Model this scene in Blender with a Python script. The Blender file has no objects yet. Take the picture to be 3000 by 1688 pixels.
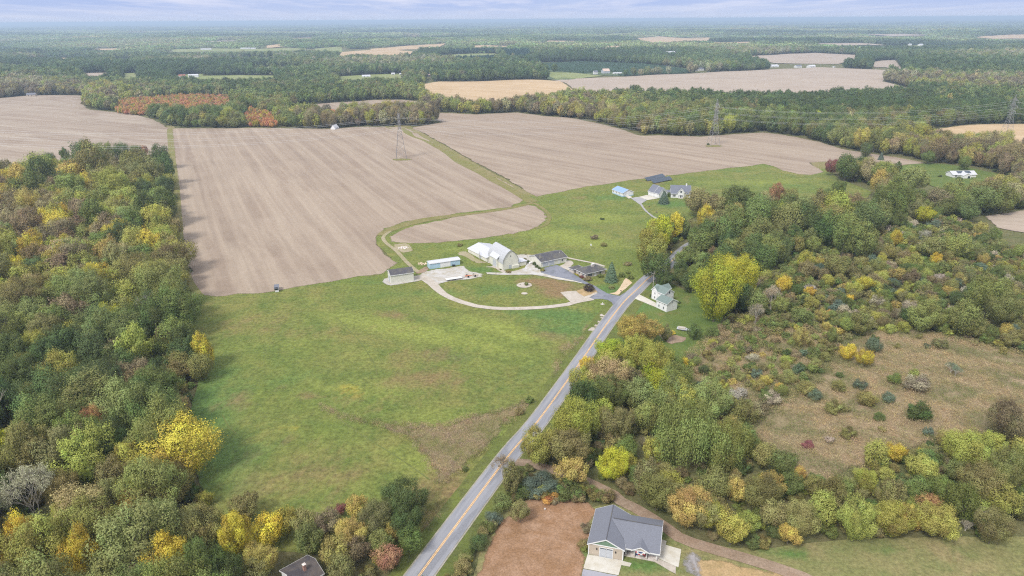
import bpy, bmesh, math, random
import numpy as np
from mathutils import Vector, Matrix
from mathutils.geometry import delaunay_2d_cdt

SC = bpy.context.scene
COL = SC.collection
R = math.radians
rng = np.random.default_rng(7)
random.seed(7)

# ------------------------------------------------------------------ camera
CAM_H = 120.0
FOC = 2000.0                      # focal length in pixels of the 3000 px wide photograph
PITCH = math.atan((844 - 57) / FOC)
ROLL = math.atan(17 / 2576)
fwd = np.array([0, math.cos(PITCH), -math.sin(PITCH)])
rt0 = np.array([1.0, 0, 0])
up0 = np.cross(rt0, fwd)
rt = rt0 * math.cos(ROLL) - up0 * math.sin(ROLL)
up = up0 * math.cos(ROLL) + rt0 * math.sin(ROLL)
CAMP = np.array([0, 0, CAM_H])
cam = bpy.data.cameras.new('camera')
cam.sensor_width = 36
cam.lens = 36 * FOC / 3000
cam.clip_start = 1
cam.clip_end = 150000
camo = bpy.data.objects.new('camera', cam)
COL.objects.link(camo)
m = Matrix.Identity(4)
for i in range(3):
    m[i][0] = rt[i]; m[i][1] = up[i]; m[i][2] = -fwd[i]; m[i][3] = CAMP[i]
camo.matrix_world = m
SC.camera = camo

# survey windows of the photograph: (left, top, magnification)
CR = {'M': (0, 0, .85867), 'L1': (0, 400, 2.0703), 'L2': (0, 1050, 2.2714), 'B': (500, 1050, 2.2713),
      'R1': (1300, 1050, 2.2713), 'R2': (2000, 1050, 2.271), 'R3': (1900, 500, 2.3418), 'U0': (0, 0, 2.576),
      'U1': (1000, 0, 2.576), 'U2': (2000, 0, 2.415), 'F1': (1080, 660, 4.2933), 'F2': (1500, 680, 4.6),
      'F3': (1740, 460, 6.44), 'F4': (1640, 1440, 5.6), 'F5': (1340, 680, 9.6615), 'F6': (1880, 820, 13.171),
      'F7': (1560, 730, 10.733), 'F8': (1400, 800, 4.83), 'F9': (900, 350, 3.22), 'F0': (760, 1600, 10.733),
      'T1': (1100, 280, 6.585), 'T2': (2020, 280, 8.525), 'H': (2740, 490, 14.31), 'Q': (0, 844, 1.7167)}


def terrain(x, y):
    x = np.asarray(x, float); y = np.asarray(y, float)
    d = np.hypot(x, y)
    z = 0.8 * np.sin(x / 61 + .6) * np.sin(y / 74 + 1.1) + .5 * np.sin(x / 33 + y / 47)
    a = np.clip((d - 700) / 2600, 0, 1) ** 1.2
    far = np.sin(x / 410 + 1.3 + .6 * np.sin(y / 900)) * np.sin(y / 350 + .4) + .7 * np.sin(x / 870 + y / 640 + 2)
    b = np.clip((d - 6000) / 12000, 0, 1)
    return z * np.clip((d - 60) / 120, .2, 1) + 7 * a * far + 22 * b * np.sin(x / 3100 + 1.0) * np.sin(y / 2700 + .5)


def ray(crop, x, y):
    c = CR[crop]
    sx = c[0] + x / c[2]; sy = c[1] + y / c[2]
    return fwd + rt * ((sx - 1500) / FOC) - up * ((sy - 844) / FOC)


def G(crop, x, y, z=0.0):
    """the place on the land (or z metres above it) seen at a point of the photograph"""
    d = ray(crop, x, y)
    h = 0.0
    p = None
    for _ in range(8):
        dz = min(d[2], -0.002)
        t = (CAM_H - h - z) / -dz
        p = CAMP + d * t
        h = float(terrain(p[0], p[1]))
    return np.array([p[0], p[1], h + z])


def zc_of(p):
    return float(np.dot(np.asarray(p) - CAMP, fwd))


def proj(p):
    d = np.asarray(p, float) - CAMP
    z = d @ fwd
    return 1500 + FOC * (d @ rt) / z, 844 - FOC * (d @ up) / z, z


# ------------------------------------------------------------------ objects
def tag(o, label=None, cat=None, group=None, kind=None):
    if label: o['label'] = label
    if cat: o['category'] = cat
    if group: o['group'] = group
    if kind: o['kind'] = kind
    return o


def empty(name, loc, rz=0.0, label=None, cat=None, group=None):
    o = bpy.data.objects.new(name, None)
    COL.objects.link(o)
    o.location = loc; o.rotation_euler = (0, 0, rz)
    o.empty_display_size = .5
    return tag(o, label, cat, group)


def link(name, me, mats=None, parent=None):
    o = bpy.data.objects.new(name, me)
    COL.objects.link(o)
    if mats is not None:
        for mm in (mats if isinstance(mats, (list, tuple)) else [mats]):
            me.materials.append(mm)
    if parent is not None: o.parent = parent
    return o


def quads_mesh(name, P, mi=None, vary=None):
    """mesh of loose quads P (n,4,3), per-face material index and 'vary' attribute"""
    n = len(P)
    me = bpy.data.meshes.new(name)
    me.vertices.add(4 * n); me.loops.add(4 * n); me.polygons.add(n)
    me.vertices.foreach_set('co', np.ascontiguousarray(P, dtype=np.float32).ravel())
    me.loops.foreach_set('vertex_index', np.arange(4 * n, dtype=np.int32))
    me.polygons.foreach_set('loop_start', np.arange(0, 4 * n, 4, dtype=np.int32))
    if mi is not None: me.polygons.foreach_set('material_index', np.asarray(mi, np.int32))
    me.update(calc_edges=True)
    if vary is not None:
        vary = np.asarray(vary, np.float32)
        for i, nm in enumerate(('vary', 'turned')[:1 if vary.ndim == 1 else 2]):
            a = me.attributes.new(nm, 'FLOAT', 'FACE')
            a.data.foreach_set('value', np.ascontiguousarray(vary if vary.ndim == 1 else vary[:, i]))
    return me


class MB:
    """collects simple solids in one mesh"""
    def __init__(s, fx=None):
        s.bm = bmesh.new(); s.fx = fx or (lambda v: v)

    def face(s, pts):
        vs = [s.bm.verts.new(s.fx(p)) for p in pts]
        return s.bm.faces.new(vs)

    def prism(s, ring, off):
        """a ring of points swept by a vector"""
        off = Vector(off)
        a = [s.bm.verts.new(s.fx(p)) for p in ring]
        b = [s.bm.verts.new(s.fx(tuple(Vector(p) + off))) for p in ring]
        s.bm.faces.new(a); s.bm.faces.new(b[::-1])
        n = len(a)
        for i in range(n):
            s.bm.faces.new([a[i], a[(i + 1) % n], b[(i + 1) % n], b[i]])

    def box(s, x0, x1, y0, y1, z0, z1):
        s.prism([(x0, y0, z0), (x1, y0, z0), (x1, y1, z0), (x0, y1, z0)], (0, 0, z1 - z0))

    def bar(s, p, q, r0, r1=None, n=6):
        r1 = r0 if r1 is None else r1
        p = Vector(p); q = Vector(q)
        d = (q - p).normalized()
        e = d.orthogonal().normalized(); f = d.cross(e)
        A = []; B = []
        for i in range(n):
            a = 2 * math.pi * (i + .5) / n
            k = e * math.cos(a) + f * math.sin(a)
            A.append(s.bm.verts.new(s.fx(tuple(p + k * r0)))); B.append(s.bm.verts.new(s.fx(tuple(q + k * r1))))
        for i in range(n):
            s.bm.faces.new([A[i], A[(i + 1) % n], B[(i + 1) % n], B[i]])
        s.bm.faces.new(A[::-1]); s.bm.faces.new(B)

    def lathe(s, prof, n=12, c=(0, 0, 0)):
        rings = []
        for r, z in prof:
            rings.append([s.bm.verts.new(s.fx((c[0] + r * math.cos(2 * math.pi * i / n), c[1] + r * math.sin(2 * math.pi * i / n), c[2] + z))) for i in range(n)])
        for a, b in zip(rings, rings[1:]):
            for i in range(n):
                s.bm.faces.new([a[i], a[(i + 1) % n], b[(i + 1) % n], b[i]])
        s.bm.faces.new(rings[0][::-1]); s.bm.faces.new(rings[-1])

    def ball(s, c, r, sx=1, sy=1, sz=1, rough=0, sub=2):
        res = bmesh.ops.create_icosphere(s.bm, subdivisions=sub, radius=1)
        for v in res['verts']:
            k = r * (1 + rough * (random.random() - .5))
            v.co = Vector(s.fx((c[0] + v.co.x * k * sx, c[1] + v.co.y * k * sy, c[2] + v.co.z * k * sz)))

    def build(s, name, mat, parent=None, bevel=0):
        bmesh.ops.recalc_face_normals(s.bm, faces=s.bm.faces)
        if bevel:
            bmesh.ops.bevel(s.bm, geom=list(s.bm.edges), offset=bevel, segments=1, affect='EDGES')
        me = bpy.data.meshes.new(name)
        s.bm.to_mesh(me); s.bm.free()
        return link(name, me, mat, parent)


# ------------------------------------------------------------------ materials
def new_mat(name):
    mt = bpy.data.materials.new(name); mt.use_nodes = True
    nt = mt.node_tree
    for n in list(nt.nodes): nt.nodes.remove(n)
    out = nt.nodes.new('ShaderNodeOutputMaterial')
    b = nt.nodes.new('ShaderNodeBsdfPrincipled')
    nt.links.new(b.outputs[0], out.inputs[0])
    return mt, nt, b, out


def N(nt, t, **kw):
    n = nt.nodes.new('ShaderNode' + t)
    for k, v in kw.items():
        if k.startswith('i_'):
            n.inputs[k[2:].replace('_', ' ')].default_value = v
        else:
            setattr(n, k, v)
    return n


def rgba(c): return (c[0], c[1], c[2], 1)


def mixc(nt, fac, a, b):
    n = nt.nodes.new('ShaderNodeMix'); n.data_type = 'RGBA'; n.clamp_factor = True
    for sock, v in ((n.inputs[0], fac), (n.inputs[6], a), (n.inputs[7], b)):
        if isinstance(v, (int, float)): sock.default_value = v
        elif isinstance(v, tuple): sock.default_value = rgba(v)
        else: nt.links.new(v, sock)
    return n.outputs[2]


def noise(nt, vec, scale, detail=4, rough=.55, lo=.35, hi=.65):
    n = N(nt, 'TexNoise'); n.inputs['Scale'].default_value = scale
    n.inputs['Detail'].default_value = detail; n.inputs['Roughness'].default_value = rough
    nt.links.new(vec, n.inputs['Vector'])
    r = N(nt, 'MapRange'); r.inputs[1].default_value = lo; r.inputs[2].default_value = hi
    nt.links.new(n.outputs['Fac'], r.inputs[0])
    return r.outputs[0]


def mapped(nt, vec, rot=0, scale=(1, 1, 1)):
    # turn the axes first, then stretch them
    a = N(nt, 'Mapping'); a.inputs['Rotation'].default_value = (0, 0, rot)
    nt.links.new(vec, a.inputs['Vector'])
    b = N(nt, 'Mapping'); b.inputs['Scale'].default_value = scale
    nt.links.new(a.outputs[0], b.inputs['Vector'])
    return b.outputs[0]


def bump(nt, b, h, strength=.5, dist=.1):
    n = N(nt, 'Bump'); n.inputs['Strength'].default_value = strength; n.inputs['Distance'].default_value = dist
    nt.links.new(h, n.inputs['Height']); nt.links.new(n.outputs[0], b.inputs['Normal'])


def simple(name, c, rough=.6, var=.15, scale=1.2, spec=.3, metal=0, bmp=0):
    mt, nt, b, out = new_mat(name)
    geo = N(nt, 'NewGeometry')
    f = noise(nt, geo.outputs['Position'], scale, 5)
    d = tuple(x * (1 - var) for x in c); l = tuple(min(1, x * (1 + var)) for x in c)
    nt.links.new(mixc(nt, f, d, l), b.inputs['Base Color'])
    b.inputs['Roughness'].default_value = rough; b.inputs['Specular IOR Level'].default_value = spec
    b.inputs['Metallic'].default_value = metal
    if bmp: bump(nt, b, f, .6, bmp)
    return mt


def ground_mat(name, cols, scales=(.012, .07, .5), fine=.25, attrs=None, streak=None, bmp=.25, rough=.9):
    """land cover: four real colours of the cover mixed by noises of several sizes"""
    mt, nt, b, out = new_mat(name)
    P = N(nt, 'NewGeometry').outputs['Position']
    warp = N(nt, 'TexNoise'); warp.inputs['Scale'].default_value = .03; nt.links.new(P, warp.inputs['Vector'])
    w2 = N(nt, 'VectorMath', operation='MULTIPLY_ADD')
    nt.links.new(warp.outputs['Color'], w2.inputs[0]); w2.inputs[1].default_value = (14, 14, 0); nt.links.new(P, w2.inputs[2])
    V = w2.outputs[0]
    c = mixc(nt, noise(nt, V, scales[0], 5, .6, .38, .62), cols[0], cols[1])
    c = mixc(nt, noise(nt, V, scales[1], 6, .65, .42, .7), c, cols[2])
    if streak:
        ang, sx, sy, col, amt = streak
        w3 = N(nt, 'VectorMath', operation='MULTIPLY_ADD'); nt.links.new(warp.outputs['Color'], w3.inputs[0]); w3.inputs[1].default_value = (2.2, 2.2, 0); nt.links.new(P, w3.inputs[2])
        s1 = noise(nt, mapped(nt, w3.outputs[0], ang, (sx, sy, 1)), 1, 5, .62, .40, .64)
        ml = N(nt, 'Math', operation='MULTIPLY'); nt.links.new(s1, ml.inputs[0]); ml.inputs[1].default_value = amt
        c = mixc(nt, ml.outputs[0], c, col)
        wv = N(nt, 'TexWave'); wv.inputs['Scale'].default_value = .031; wv.inputs['Distortion'].default_value = 1.6; wv.inputs['Detail'].default_value = 3; wv.inputs['Detail Scale'].default_value = .6
        nt.links.new(mapped(nt, P, ang), wv.inputs['Vector'])
        wr = N(nt, 'MapRange'); wr.inputs[1].default_value = .55; wr.inputs[2].default_value = 1; wr.inputs[4].default_value = .30 * amt; nt.links.new(wv.outputs['Fac'], wr.inputs[0])
        c = mixc(nt, wr.outputs[0], c, tuple(x * 1.1 for x in col))
        s2 = noise(nt, mapped(nt, P, ang, (sx * 5, sy * 3, 1)), 1, 4, .6, .36, .66)
        ml2 = N(nt, 'Math', operation='MULTIPLY'); nt.links.new(s2, ml2.inputs[0]); ml2.inputs[1].default_value = .28
        c = mixc(nt, ml2.outputs[0], c, tuple(x * .72 for x in cols[0]))
    if attrs:
        for an, col in attrs:
            a = N(nt, 'Attribute'); a.attribute_name = an
            nz = noise(nt, mapped(nt, P, R(20), (1.0, .45, 1)), .16, 8, .72, .25, .75)
            k1 = N(nt, 'Math', operation='MULTIPLY'); nt.links.new(a.outputs['Fac'], k1.inputs[0]); k1.inputs[1].default_value = 1.45
            k2 = N(nt, 'Math', operation='MULTIPLY_ADD'); nt.links.new(nz, k2.inputs[0]); k2.inputs[1].default_value = -.85; nt.links.new(k1.outputs[0], k2.inputs[2])
            q = N(nt, 'Math', operation='MULTIPLY'); q.use_clamp = True; nt.links.new(k2.outputs[0], q.inputs[0]); q.inputs[1].default_value = 1.5
            c = mixc(nt, q.outputs[0], c, col)
    f2 = noise(nt, P, scales[2], 8, .8, .33, .68)
    hs = N(nt, 'HueSaturation'); nt.links.new(c, hs.inputs['Color'])
    mr = N(nt, 'MapRange'); mr.inputs[3].default_value = 1 - fine; mr.inputs[4].default_value = 1 + fine
    nt.links.new(f2, mr.inputs[0]); nt.links.new(mr.outputs[0], hs.inputs['Value'])
    nt.links.new(hs.outputs[0], b.inputs['Base Color'])
    b.inputs['Roughness'].default_value = rough; b.inputs['Specular IOR Level'].default_value = .1
    if bmp: bump(nt, b, f2, .7, bmp)
    return mt


_FE = {}
def feathered(mt, fw):
    """the same cover thinning out raggedly over the last fw metres to its edge"""
    if (mt.name, fw) in _FE: return _FE[(mt.name, fw)]
    m2 = mt.copy(); nt = m2.node_tree
    out = next(n for n in nt.nodes if n.type == 'OUTPUT_MATERIAL'); sh = out.inputs[0].links[0].from_socket
    a = N(nt, 'Attribute'); a.attribute_name = 'edge'
    P = N(nt, 'NewGeometry').outputs['Position']
    nz = noise(nt, P, 1.1 / fw, 8, .75, .22, .78)
    k = N(nt, 'Math', operation='MULTIPLY_ADD'); nt.links.new(a.outputs['Fac'], k.inputs[0]); k.inputs[1].default_value = 1.4 / fw; k.inputs[2].default_value = .22
    k2 = N(nt, 'Math', operation='MULTIPLY_ADD'); nt.links.new(nz, k2.inputs[0]); k2.inputs[1].default_value = -.95; nt.links.new(k.outputs[0], k2.inputs[2])
    q = N(nt, 'Math', operation='MULTIPLY'); q.use_clamp = True; nt.links.new(k2.outputs[0], q.inputs[0]); q.inputs[1].default_value = 3
    tr = N(nt, 'BsdfTransparent'); mx = N(nt, 'MixShader')
    nt.links.new(q.outputs[0], mx.inputs[0]); nt.links.new(tr.outputs[0], mx.inputs[1]); nt.links.new(sh, mx.inputs[2]); nt.links.new(mx.outputs[0], out.inputs[0])
    _FE[(mt.name, fw)] = m2
    return m2


def roof_mat(name, c, rib=None, rough=.8, moss=None):
    mt, nt, b, out = new_mat(name)
    tc = N(nt, 'TexCoord').outputs['Object']
    f = noise(nt, tc, 3.2, 8, .8, .25, .75)
    g_ = noise(nt, tc, .35, 4, .6, .35, .7)
    col = mixc(nt, f, tuple(x * .72 for x in c), tuple(min(1, x * 1.25) for x in c))
    if moss:
        ml = N(nt, 'Math', operation='MULTIPLY'); nt.links.new(g_, ml.inputs[0]); ml.inputs[1].default_value = .6
        col = mixc(nt, ml.outputs[0], col, moss)
    nt.links.new(col, b.inputs['Base Color'])
    b.inputs['Roughness'].default_value = rough; b.inputs['Specular IOR Level'].default_value = .3
    if rib:
        wv = N(nt, 'TexWave'); wv.inputs['Scale'].default_value = rib[1]; wv.bands_direction = rib[0]
        nt.links.new(tc, wv.inputs['Vector']); bump(nt, b, wv.outputs['Fac'], .5, .06)
    else:
        bump(nt, b, f, .5, .03)
    return mt


def leaf_mat(name, inst):
    mt, nt, b, out = new_mat(name)
    if inst:
        a = N(nt, 'Attribute'); a.attribute_type = 'INSTANCER'; a.attribute_name = 'tint'; tint = a.outputs['Color']
    else:
        tint = N(nt, 'ObjectInfo').outputs['Color']
    v = N(nt, 'Attribute'); v.attribute_name = 'vary'
    # autumn colour comes limb by limb: some limbs are still greener and duller than the rest
    tn = N(nt, 'Attribute'); tn.attribute_name = 'turned'
    tm = N(nt, 'MapRange'); tm.inputs[1].default_value = .45; tm.inputs[2].default_value = .95; tm.inputs[4].default_value = .38
    nt.links.new(tn.outputs['Fac'], tm.inputs[0])
    tint = mixc(nt, tm.outputs[0], tint, (.15, .165, .055))
    hs = N(nt, 'HueSaturation'); nt.links.new(tint, hs.inputs['Color'])
    mh = N(nt, 'MapRange'); mh.inputs[3].default_value = .468; mh.inputs[4].default_value = .532
    nt.links.new(v.outputs['Fac'], mh.inputs[0]); nt.links.new(mh.outputs[0], hs.inputs['Hue'])
    mv = N(nt, 'MapRange'); mv.inputs[3].default_value = .62; mv.inputs[4].default_value = 1.38
    nt.links.new(v.outputs['Fac'], mv.inputs[0]); nt.links.new(mv.outputs[0], hs.inputs['Value'])
    nt.links.new(hs.outputs[0], b.inputs['Base Color'])
    b.inputs['Roughness'].default_value = .65; b.inputs['Specular IOR Level'].default_value = .2
    tr = N(nt, 'BsdfTranslucent'); nt.links.new(hs.outputs[0], tr.inputs[0])
    mx = N(nt, 'MixShader'); mx.inputs[0].default_value = .25
    nt.links.new(b.outputs[0], mx.inputs[1]); nt.links.new(tr.outputs[0], mx.inputs[2])
    nt.links.new(mx.outputs[0], out.inputs[0])
    return mt


LEAF = leaf_mat('leaves', False)
LEAFI = leaf_mat('forest_leaves', True)
BARK = simple('bark', (.13, .11, .09), .9, .3, 4)
BARKP = simple('pale_bark', (.46, .42, .37), .9, .2, 4)

M = {}
M['white'] = simple('white_siding', (.66, .66, .655), .5, .04, .6)
M['cream'] = simple('cream_siding', (.60, .59, .515), .5, .05, .6)
M['tan'] = simple('tan_siding', (.42, .36, .29), .6, .06, .8)
M['sage'] = simple('sage_siding', (.14, .22, .15), .6, .08, 2)
M['stone'] = simple('limestone', (.47, .42, .37), .8, .25, 3)
M['brick'] = simple('chimney_brick', (.33, .19, .15), .9, .25, 5)
M['blue'] = simple('blue_metal', (.36, .50, .585), .45, .06, .6)
M['whitemetal'] = roof_mat('white_metal_roof', (.51, .52, .55), ('X', 2.2), .4)
M['shadedmetal'] = roof_mat('shaded_metal_roof', (.42, .43, .45), ('Y', 2.2), .5)  # arch barn roof: its shading against the low barn is put into this darker tone
M['palemetal'] = roof_mat('pale_metal_roof', (.50, .51, .53), ('X', 2.2), .45)
M['bluemetal'] = roof_mat('blue_metal_roof', (.23, .35, .57), ('X', 2.2), .4)
M['darkroof'] = roof_mat('dark_shingles', (.07, .07, .085), None, .9, (.15, .14, .10))
M['greyroof'] = roof_mat('grey_shingles', (.15, .158, .185), None, .9)
M['blueroof'] = roof_mat('slate_shingles', (.15, .16, .195), None, .9)
M['greenroof'] = roof_mat('green_shingles', (.15, .195, .18), None, .8)
M['oldroof'] = roof_mat('worn_dark_shingles', (.055, .05, .055), None, .95, (.16, .13, .10))
M['redroof'] = roof_mat('red_roof', (.30, .13, .10), None, .8)
M['tanroof'] = roof_mat('tan_roof', (.52, .40, .33), None, .8)
M['glass'] = simple('window_glass', (.035, .045, .06), .12, .2, 1, .6)
M['greydoor'] = simple('grey_door', (.42, .44, .47), .5, .05, 1)
M['steel'] = simple('galvanised_steel', (.25, .245, .25), .5, .1, 1, .5, .4)
M['wire'] = simple('aluminium_wire', (.62, .64, .66), .4, .05, 1, .5, .3)
M['black'] = simple('black_plastic', (.03, .03, .035), .5, .1, 1)
M['solar'] = simple('solar_cells', (.03, .05, .075), .15, .2, 1, .6)
M['orange'] = simple('orange_paint', (.55, .20, .10), .5, .1, 1)
M['yellowp'] = simple('yellow_paint', (.75, .50, .06), .5, .06, 1)
M['wood'] = simple('cut_wood', (.50, .40, .29), .9, .25, 2)
M['polewood'] = simple('pole_wood', (.40, .37, .32), .9, .2, 2)
M['rock'] = simple('field_rock', (.52, .47, .43), .9, .25, 2)
M['navy'] = simple('navy_cloth', (.03, .05, .16), .8, .1, 3)
M['redcloth'] = simple('red_cloth', (.42, .04, .05), .8, .1, 3)
HAZE, EXPO = 1.3e-4, 0.5
# ------------------------------------------------------------------ land
def off_at(d): return 0.00045 * d


def axis(lo, hi, step, far, k=1.12):
    a = list(np.arange(lo, hi + .1, step)); s = step
    while a[-1] < far: s *= k; a.append(a[-1] + s)
    s = step; pre = []
    x = lo
    while x > -far: s *= k; x -= s; pre.append(x)
    return np.array(pre[::-1] + a)


def build_ground():
    xs = axis(-640, 640, 10, 48000); ys = axis(-60, 900, 10, 48000)
    ys = ys[ys > -1500]
    X, Y = np.meshgrid(xs, ys)
    Z = terrain(X, Y)
    nx, ny = len(xs), len(ys)
    v = np.stack([X.ravel(), Y.ravel(), Z.ravel()], 1)
    i = np.arange(nx * ny).reshape(ny, nx)
    q = np.stack([i[:-1, :-1].ravel(), i[:-1, 1:].ravel(), i[1:, 1:].ravel(), i[1:, :-1].ravel()], 1)
    me = bpy.data.meshes.new('ground')
    me.vertices.add(len(v)); me.loops.add(q.size); me.polygons.add(len(q))
    me.vertices.foreach_set('co', v.astype(np.float32).ravel())
    me.loops.foreach_set('vertex_index', q.astype(np.int32).ravel())
    me.polygons.foreach_set('loop_start', np.arange(0, q.size, 4, dtype=np.int32))
    me.update(calc_edges=True)
    me.polygons.foreach_set('use_smooth', np.ones(len(q), bool))
    o = link('ground', me, ground_mat('forest_floor', [(.13, .13, .055), (.16, .14, .07), (.10, .115, .045)], (.02, .12, .8), .4, bmp=.3))
    return tag(o, kind='structure')


ground = build_ground()


def inside(poly, x, y):
    """which of the points lie in the polygon"""
    poly = np.asarray(poly, float)[:, :2]
    x = np.asarray(x, float); y = np.asarray(y, float)
    r = np.zeros(x.shape, bool)
    n = len(poly); j = n - 1
    for i in range(n):
        xi, yi = poly[i]; xj, yj = poly[j]
        if yi != yj:
            c = ((yi > y) != (yj > y)) & (x < (xj - xi) * (y - yi) / (yj - yi) + xi)
            r ^= c
        j = i
    return r


def W(crop, pts, z=0):
    return [G(crop, p[0], p[1], z)[:2] for p in pts]


def smooth(pts, step, closed=False):
    """Catmull-Rom through the points, sampled about every step metres"""
    P = [np.asarray(p, float)[:2] for p in pts]
    n = len(P); out = []
    for i in range(n if closed else n - 1):
        p1 = P[i]; p2 = P[(i + 1) % n]
        p0 = P[i - 1] if (closed or i > 0) else 2 * p1 - p2
        p3 = P[(i + 2) % n] if (closed or i + 2 < n) else 2 * p2 - p1
        k = max(1, int(np.linalg.norm(p2 - p1) / step))
        for t in np.arange(k) / k:
            out.append(.5 * ((2 * p1) + (p2 - p0) * t + (2 * p0 - 5 * p1 + 4 * p2 - p3) * t * t + (3 * p1 - p0 - 3 * p2 + p3) * t ** 3))
    if not closed: out.append(P[-1])
    return out


def straight(pts, step):
    P = [np.asarray(p, float)[:2] for p in pts]
    out = []
    for i in range(len(P)):
        a = P[i]; b = P[(i + 1) % len(P)]
        k = max(1, int(np.linalg.norm(b - a) / step))
        out += [a + (b - a) * t / k for t in range(k)]
    return out


SPOTS = []      # (attribute, x, y, rx, ry, angle, strength): where the grass really is dry, lush or weedy


def drape(name, pts, off, mat, grid=None, rag=.35, curve=True, attrs=(), kind='structure', feather=0):
    pts = np.asarray(pts, float)
    D = float(np.mean(np.hypot(pts[:, 0], pts[:, 1])))
    grid = grid or min(70, max(5, D * .016))
    rng_ = np.random.default_rng(abs(hash(name)) % 1000 if False else len(name) * 7 + len(pts))
    ring = np.array(smooth(pts, grid * .6, True) if curve else straight(pts, grid * .6))
    ring = ring + rng_.normal(0, rag, ring.shape)
    x0, y0 = ring.min(0); x1, y1 = ring.max(0)
    gx, gy = np.meshgrid(np.arange(x0, x1, grid), np.arange(y0, y1, grid))
    gx = gx.ravel() + rng_.uniform(-.2, .2, gx.size) * grid; gy = gy.ravel() + rng_.uniform(-.2, .2, gy.size) * grid
    k = inside(ring, gx, gy)
    k &= inside(ring, gx + grid * .35, gy) & inside(ring, gx - grid * .35, gy) & inside(ring, gx, gy + grid * .35) & inside(ring, gx, gy - grid * .35)
    vs = [Vector(p) for p in ring] + [Vector(p) for p in zip(gx[k], gy[k])]
    n = len(ring)
    v, e, f, *_ = delaunay_2d_cdt(vs, [(i, (i + 1) % n) for i in range(n)], [], 1, 1e-4)
    co = np.array([(p.x, p.y) for p in v])
    z = terrain(co[:, 0], co[:, 1]) + off + off_at(np.hypot(co[:, 0], co[:, 1]))
    me = bpy.data.meshes.new(name)
    f = [(t if (co[t[1]][0] - co[t[0]][0]) * (co[t[2]][1] - co[t[0]][1]) - (co[t[1]][1] - co[t[0]][1]) * (co[t[2]][0] - co[t[0]][0]) > 0 else t[::-1]) for t in f]
    me.from_pydata(np.column_stack([co, z]).tolist(), [], f)
    me.polygons.foreach_set('use_smooth', np.ones(len(f), bool))
    if feather:
        dmin = np.full(len(co), 1e9)
        for p0, p1 in zip(ring, np.roll(ring, -1, 0)):
            s = p1 - p0; L2 = max(s @ s, 1e-9); t = np.clip(((co - p0) @ s) / L2, 0, 1)
            dmin = np.minimum(dmin, np.hypot(*(co - p0 - t[:, None] * s).T))
        me.attributes.new('edge', 'FLOAT', 'POINT').data.foreach_set('value', dmin.astype(np.float32))
        mat = feathered(mat, feather)
    for an in attrs:
        a = me.attributes.new(an, 'FLOAT', 'POINT')
        val = np.zeros(len(co))
        for (nm, sx, sy, rx, ry, ang, st) in SPOTS:
            if nm != an: continue
            dx = co[:, 0] - sx; dy = co[:, 1] - sy
            u_ = (dx * math.cos(ang) + dy * math.sin(ang)) / rx; w_ = (-dx * math.sin(ang) + dy * math.cos(ang)) / ry
            val = np.maximum(val, st * np.exp(-(u_ ** 2 + w_ ** 2)))
        a.data.foreach_set('value', val.astype(np.float32))
    return tag(link(name, me, mat), kind=kind)


def ribbon(name, pts, width, off, mat, step=4, kind='structure', side=0):
    P = np.array(smooth(pts, step))
    T = np.gradient(P, axis=0); T /= np.linalg.norm(T, axis=1)[:, None]
    nrm = np.column_stack([T[:, 1], -T[:, 0]])
    wd = np.full(len(P), width) if np.isscalar(width) else np.interp(np.linspace(0, 1, len(P)), np.linspace(0, 1, len(width)), width)
    K = 5
    bm = bmesh.new(); uvl = bm.loops.layers.uv.new('UVMap')
    s = np.concatenate([[0], np.cumsum(np.linalg.norm(np.diff(P, axis=0), axis=1))])
    rows = []
    for i in range(len(P)):
        row = []
        for j in range(K):
            t = j / (K - 1) - .5
            q = P[i] + nrm[i] * (side + t * wd[i])
            row.append((bm.verts.new((q[0], q[1], float(terrain(*q)) + off + off_at(np.hypot(*q)))), (t * wd[i], s[i])))
        rows.append(row)
    for a, b in zip(rows, rows[1:]):
        for j in range(K - 1):
            c = [a[j], a[j + 1], b[j + 1], b[j]]
            f = bm.faces.new([q[0] for q in c])
            f.smooth = True
            for lp, q in zip(f.loops, c): lp[uvl].uv = q[1]
    bmesh.ops.recalc_face_normals(bm, faces=bm.faces)
    if sum(f.normal.z for f in bm.faces) < 0: bmesh.ops.reverse_faces(bm, faces=bm.faces)
    me = bpy.data.meshes.new(name); bm.to_mesh(me); bm.free()
    return tag(link(name, me, mat), kind=kind)


def spot(attr, crop, x, y, rx, ry, ang=0, st=1.0):
    p = G(crop, x, y); SPOTS.append((attr, p[0], p[1], rx, ry, ang, st))


# broad patches of dry, lush, weedy and tawny grass seen in the meadow
spot('dry', 'F8', 1000, 150, 18, 7, -.3, 1.0); spot('dry', 'F8', 1120, 270, 12, 9, -.3, .9); spot('dry', 'F8', 800, 110, 9, 6, 0, .7)
spot('dry', 'M', 1075, 955, 22, 10, 0, .65); spot('dry', 'M', 1085, 895, 26, 12, .2, .5); spot('dry', 'M', 870, 840, 50, 16, .3, .35)
spot('dry', 'M', 660, 820, 40, 22, .2, .38); spot('dry', 'M', 1010, 960, 20, 14, 0, .4); spot('dry', 'M', 750, 1190, 30, 18, 0, .45)
spot('dry', 'M', 950, 1010, 30, 12, 0, .4); spot('dry', 'M', 1110, 1230, 14, 9, .6, .7); spot('dry', 'M', 600, 1010, 10, 12, 1.2, .5)
spot('dry', 'F8', 1050, 900, 16, 6, -.4, .5); spot('dry', 'M', 560, 760, 22, 6, .2, .35); spot('dry', 'M', 1640, 455, 40, 8, .3, .45)
spot('dry', 'F8', 1640, 760, 3, 16, -.38, .9); spot('dry', 'M', 950, 690, 10, 6, 0, .5); spot('dry', 'M', 1085, 1290, 8, 20, -.4, .6)
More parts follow.
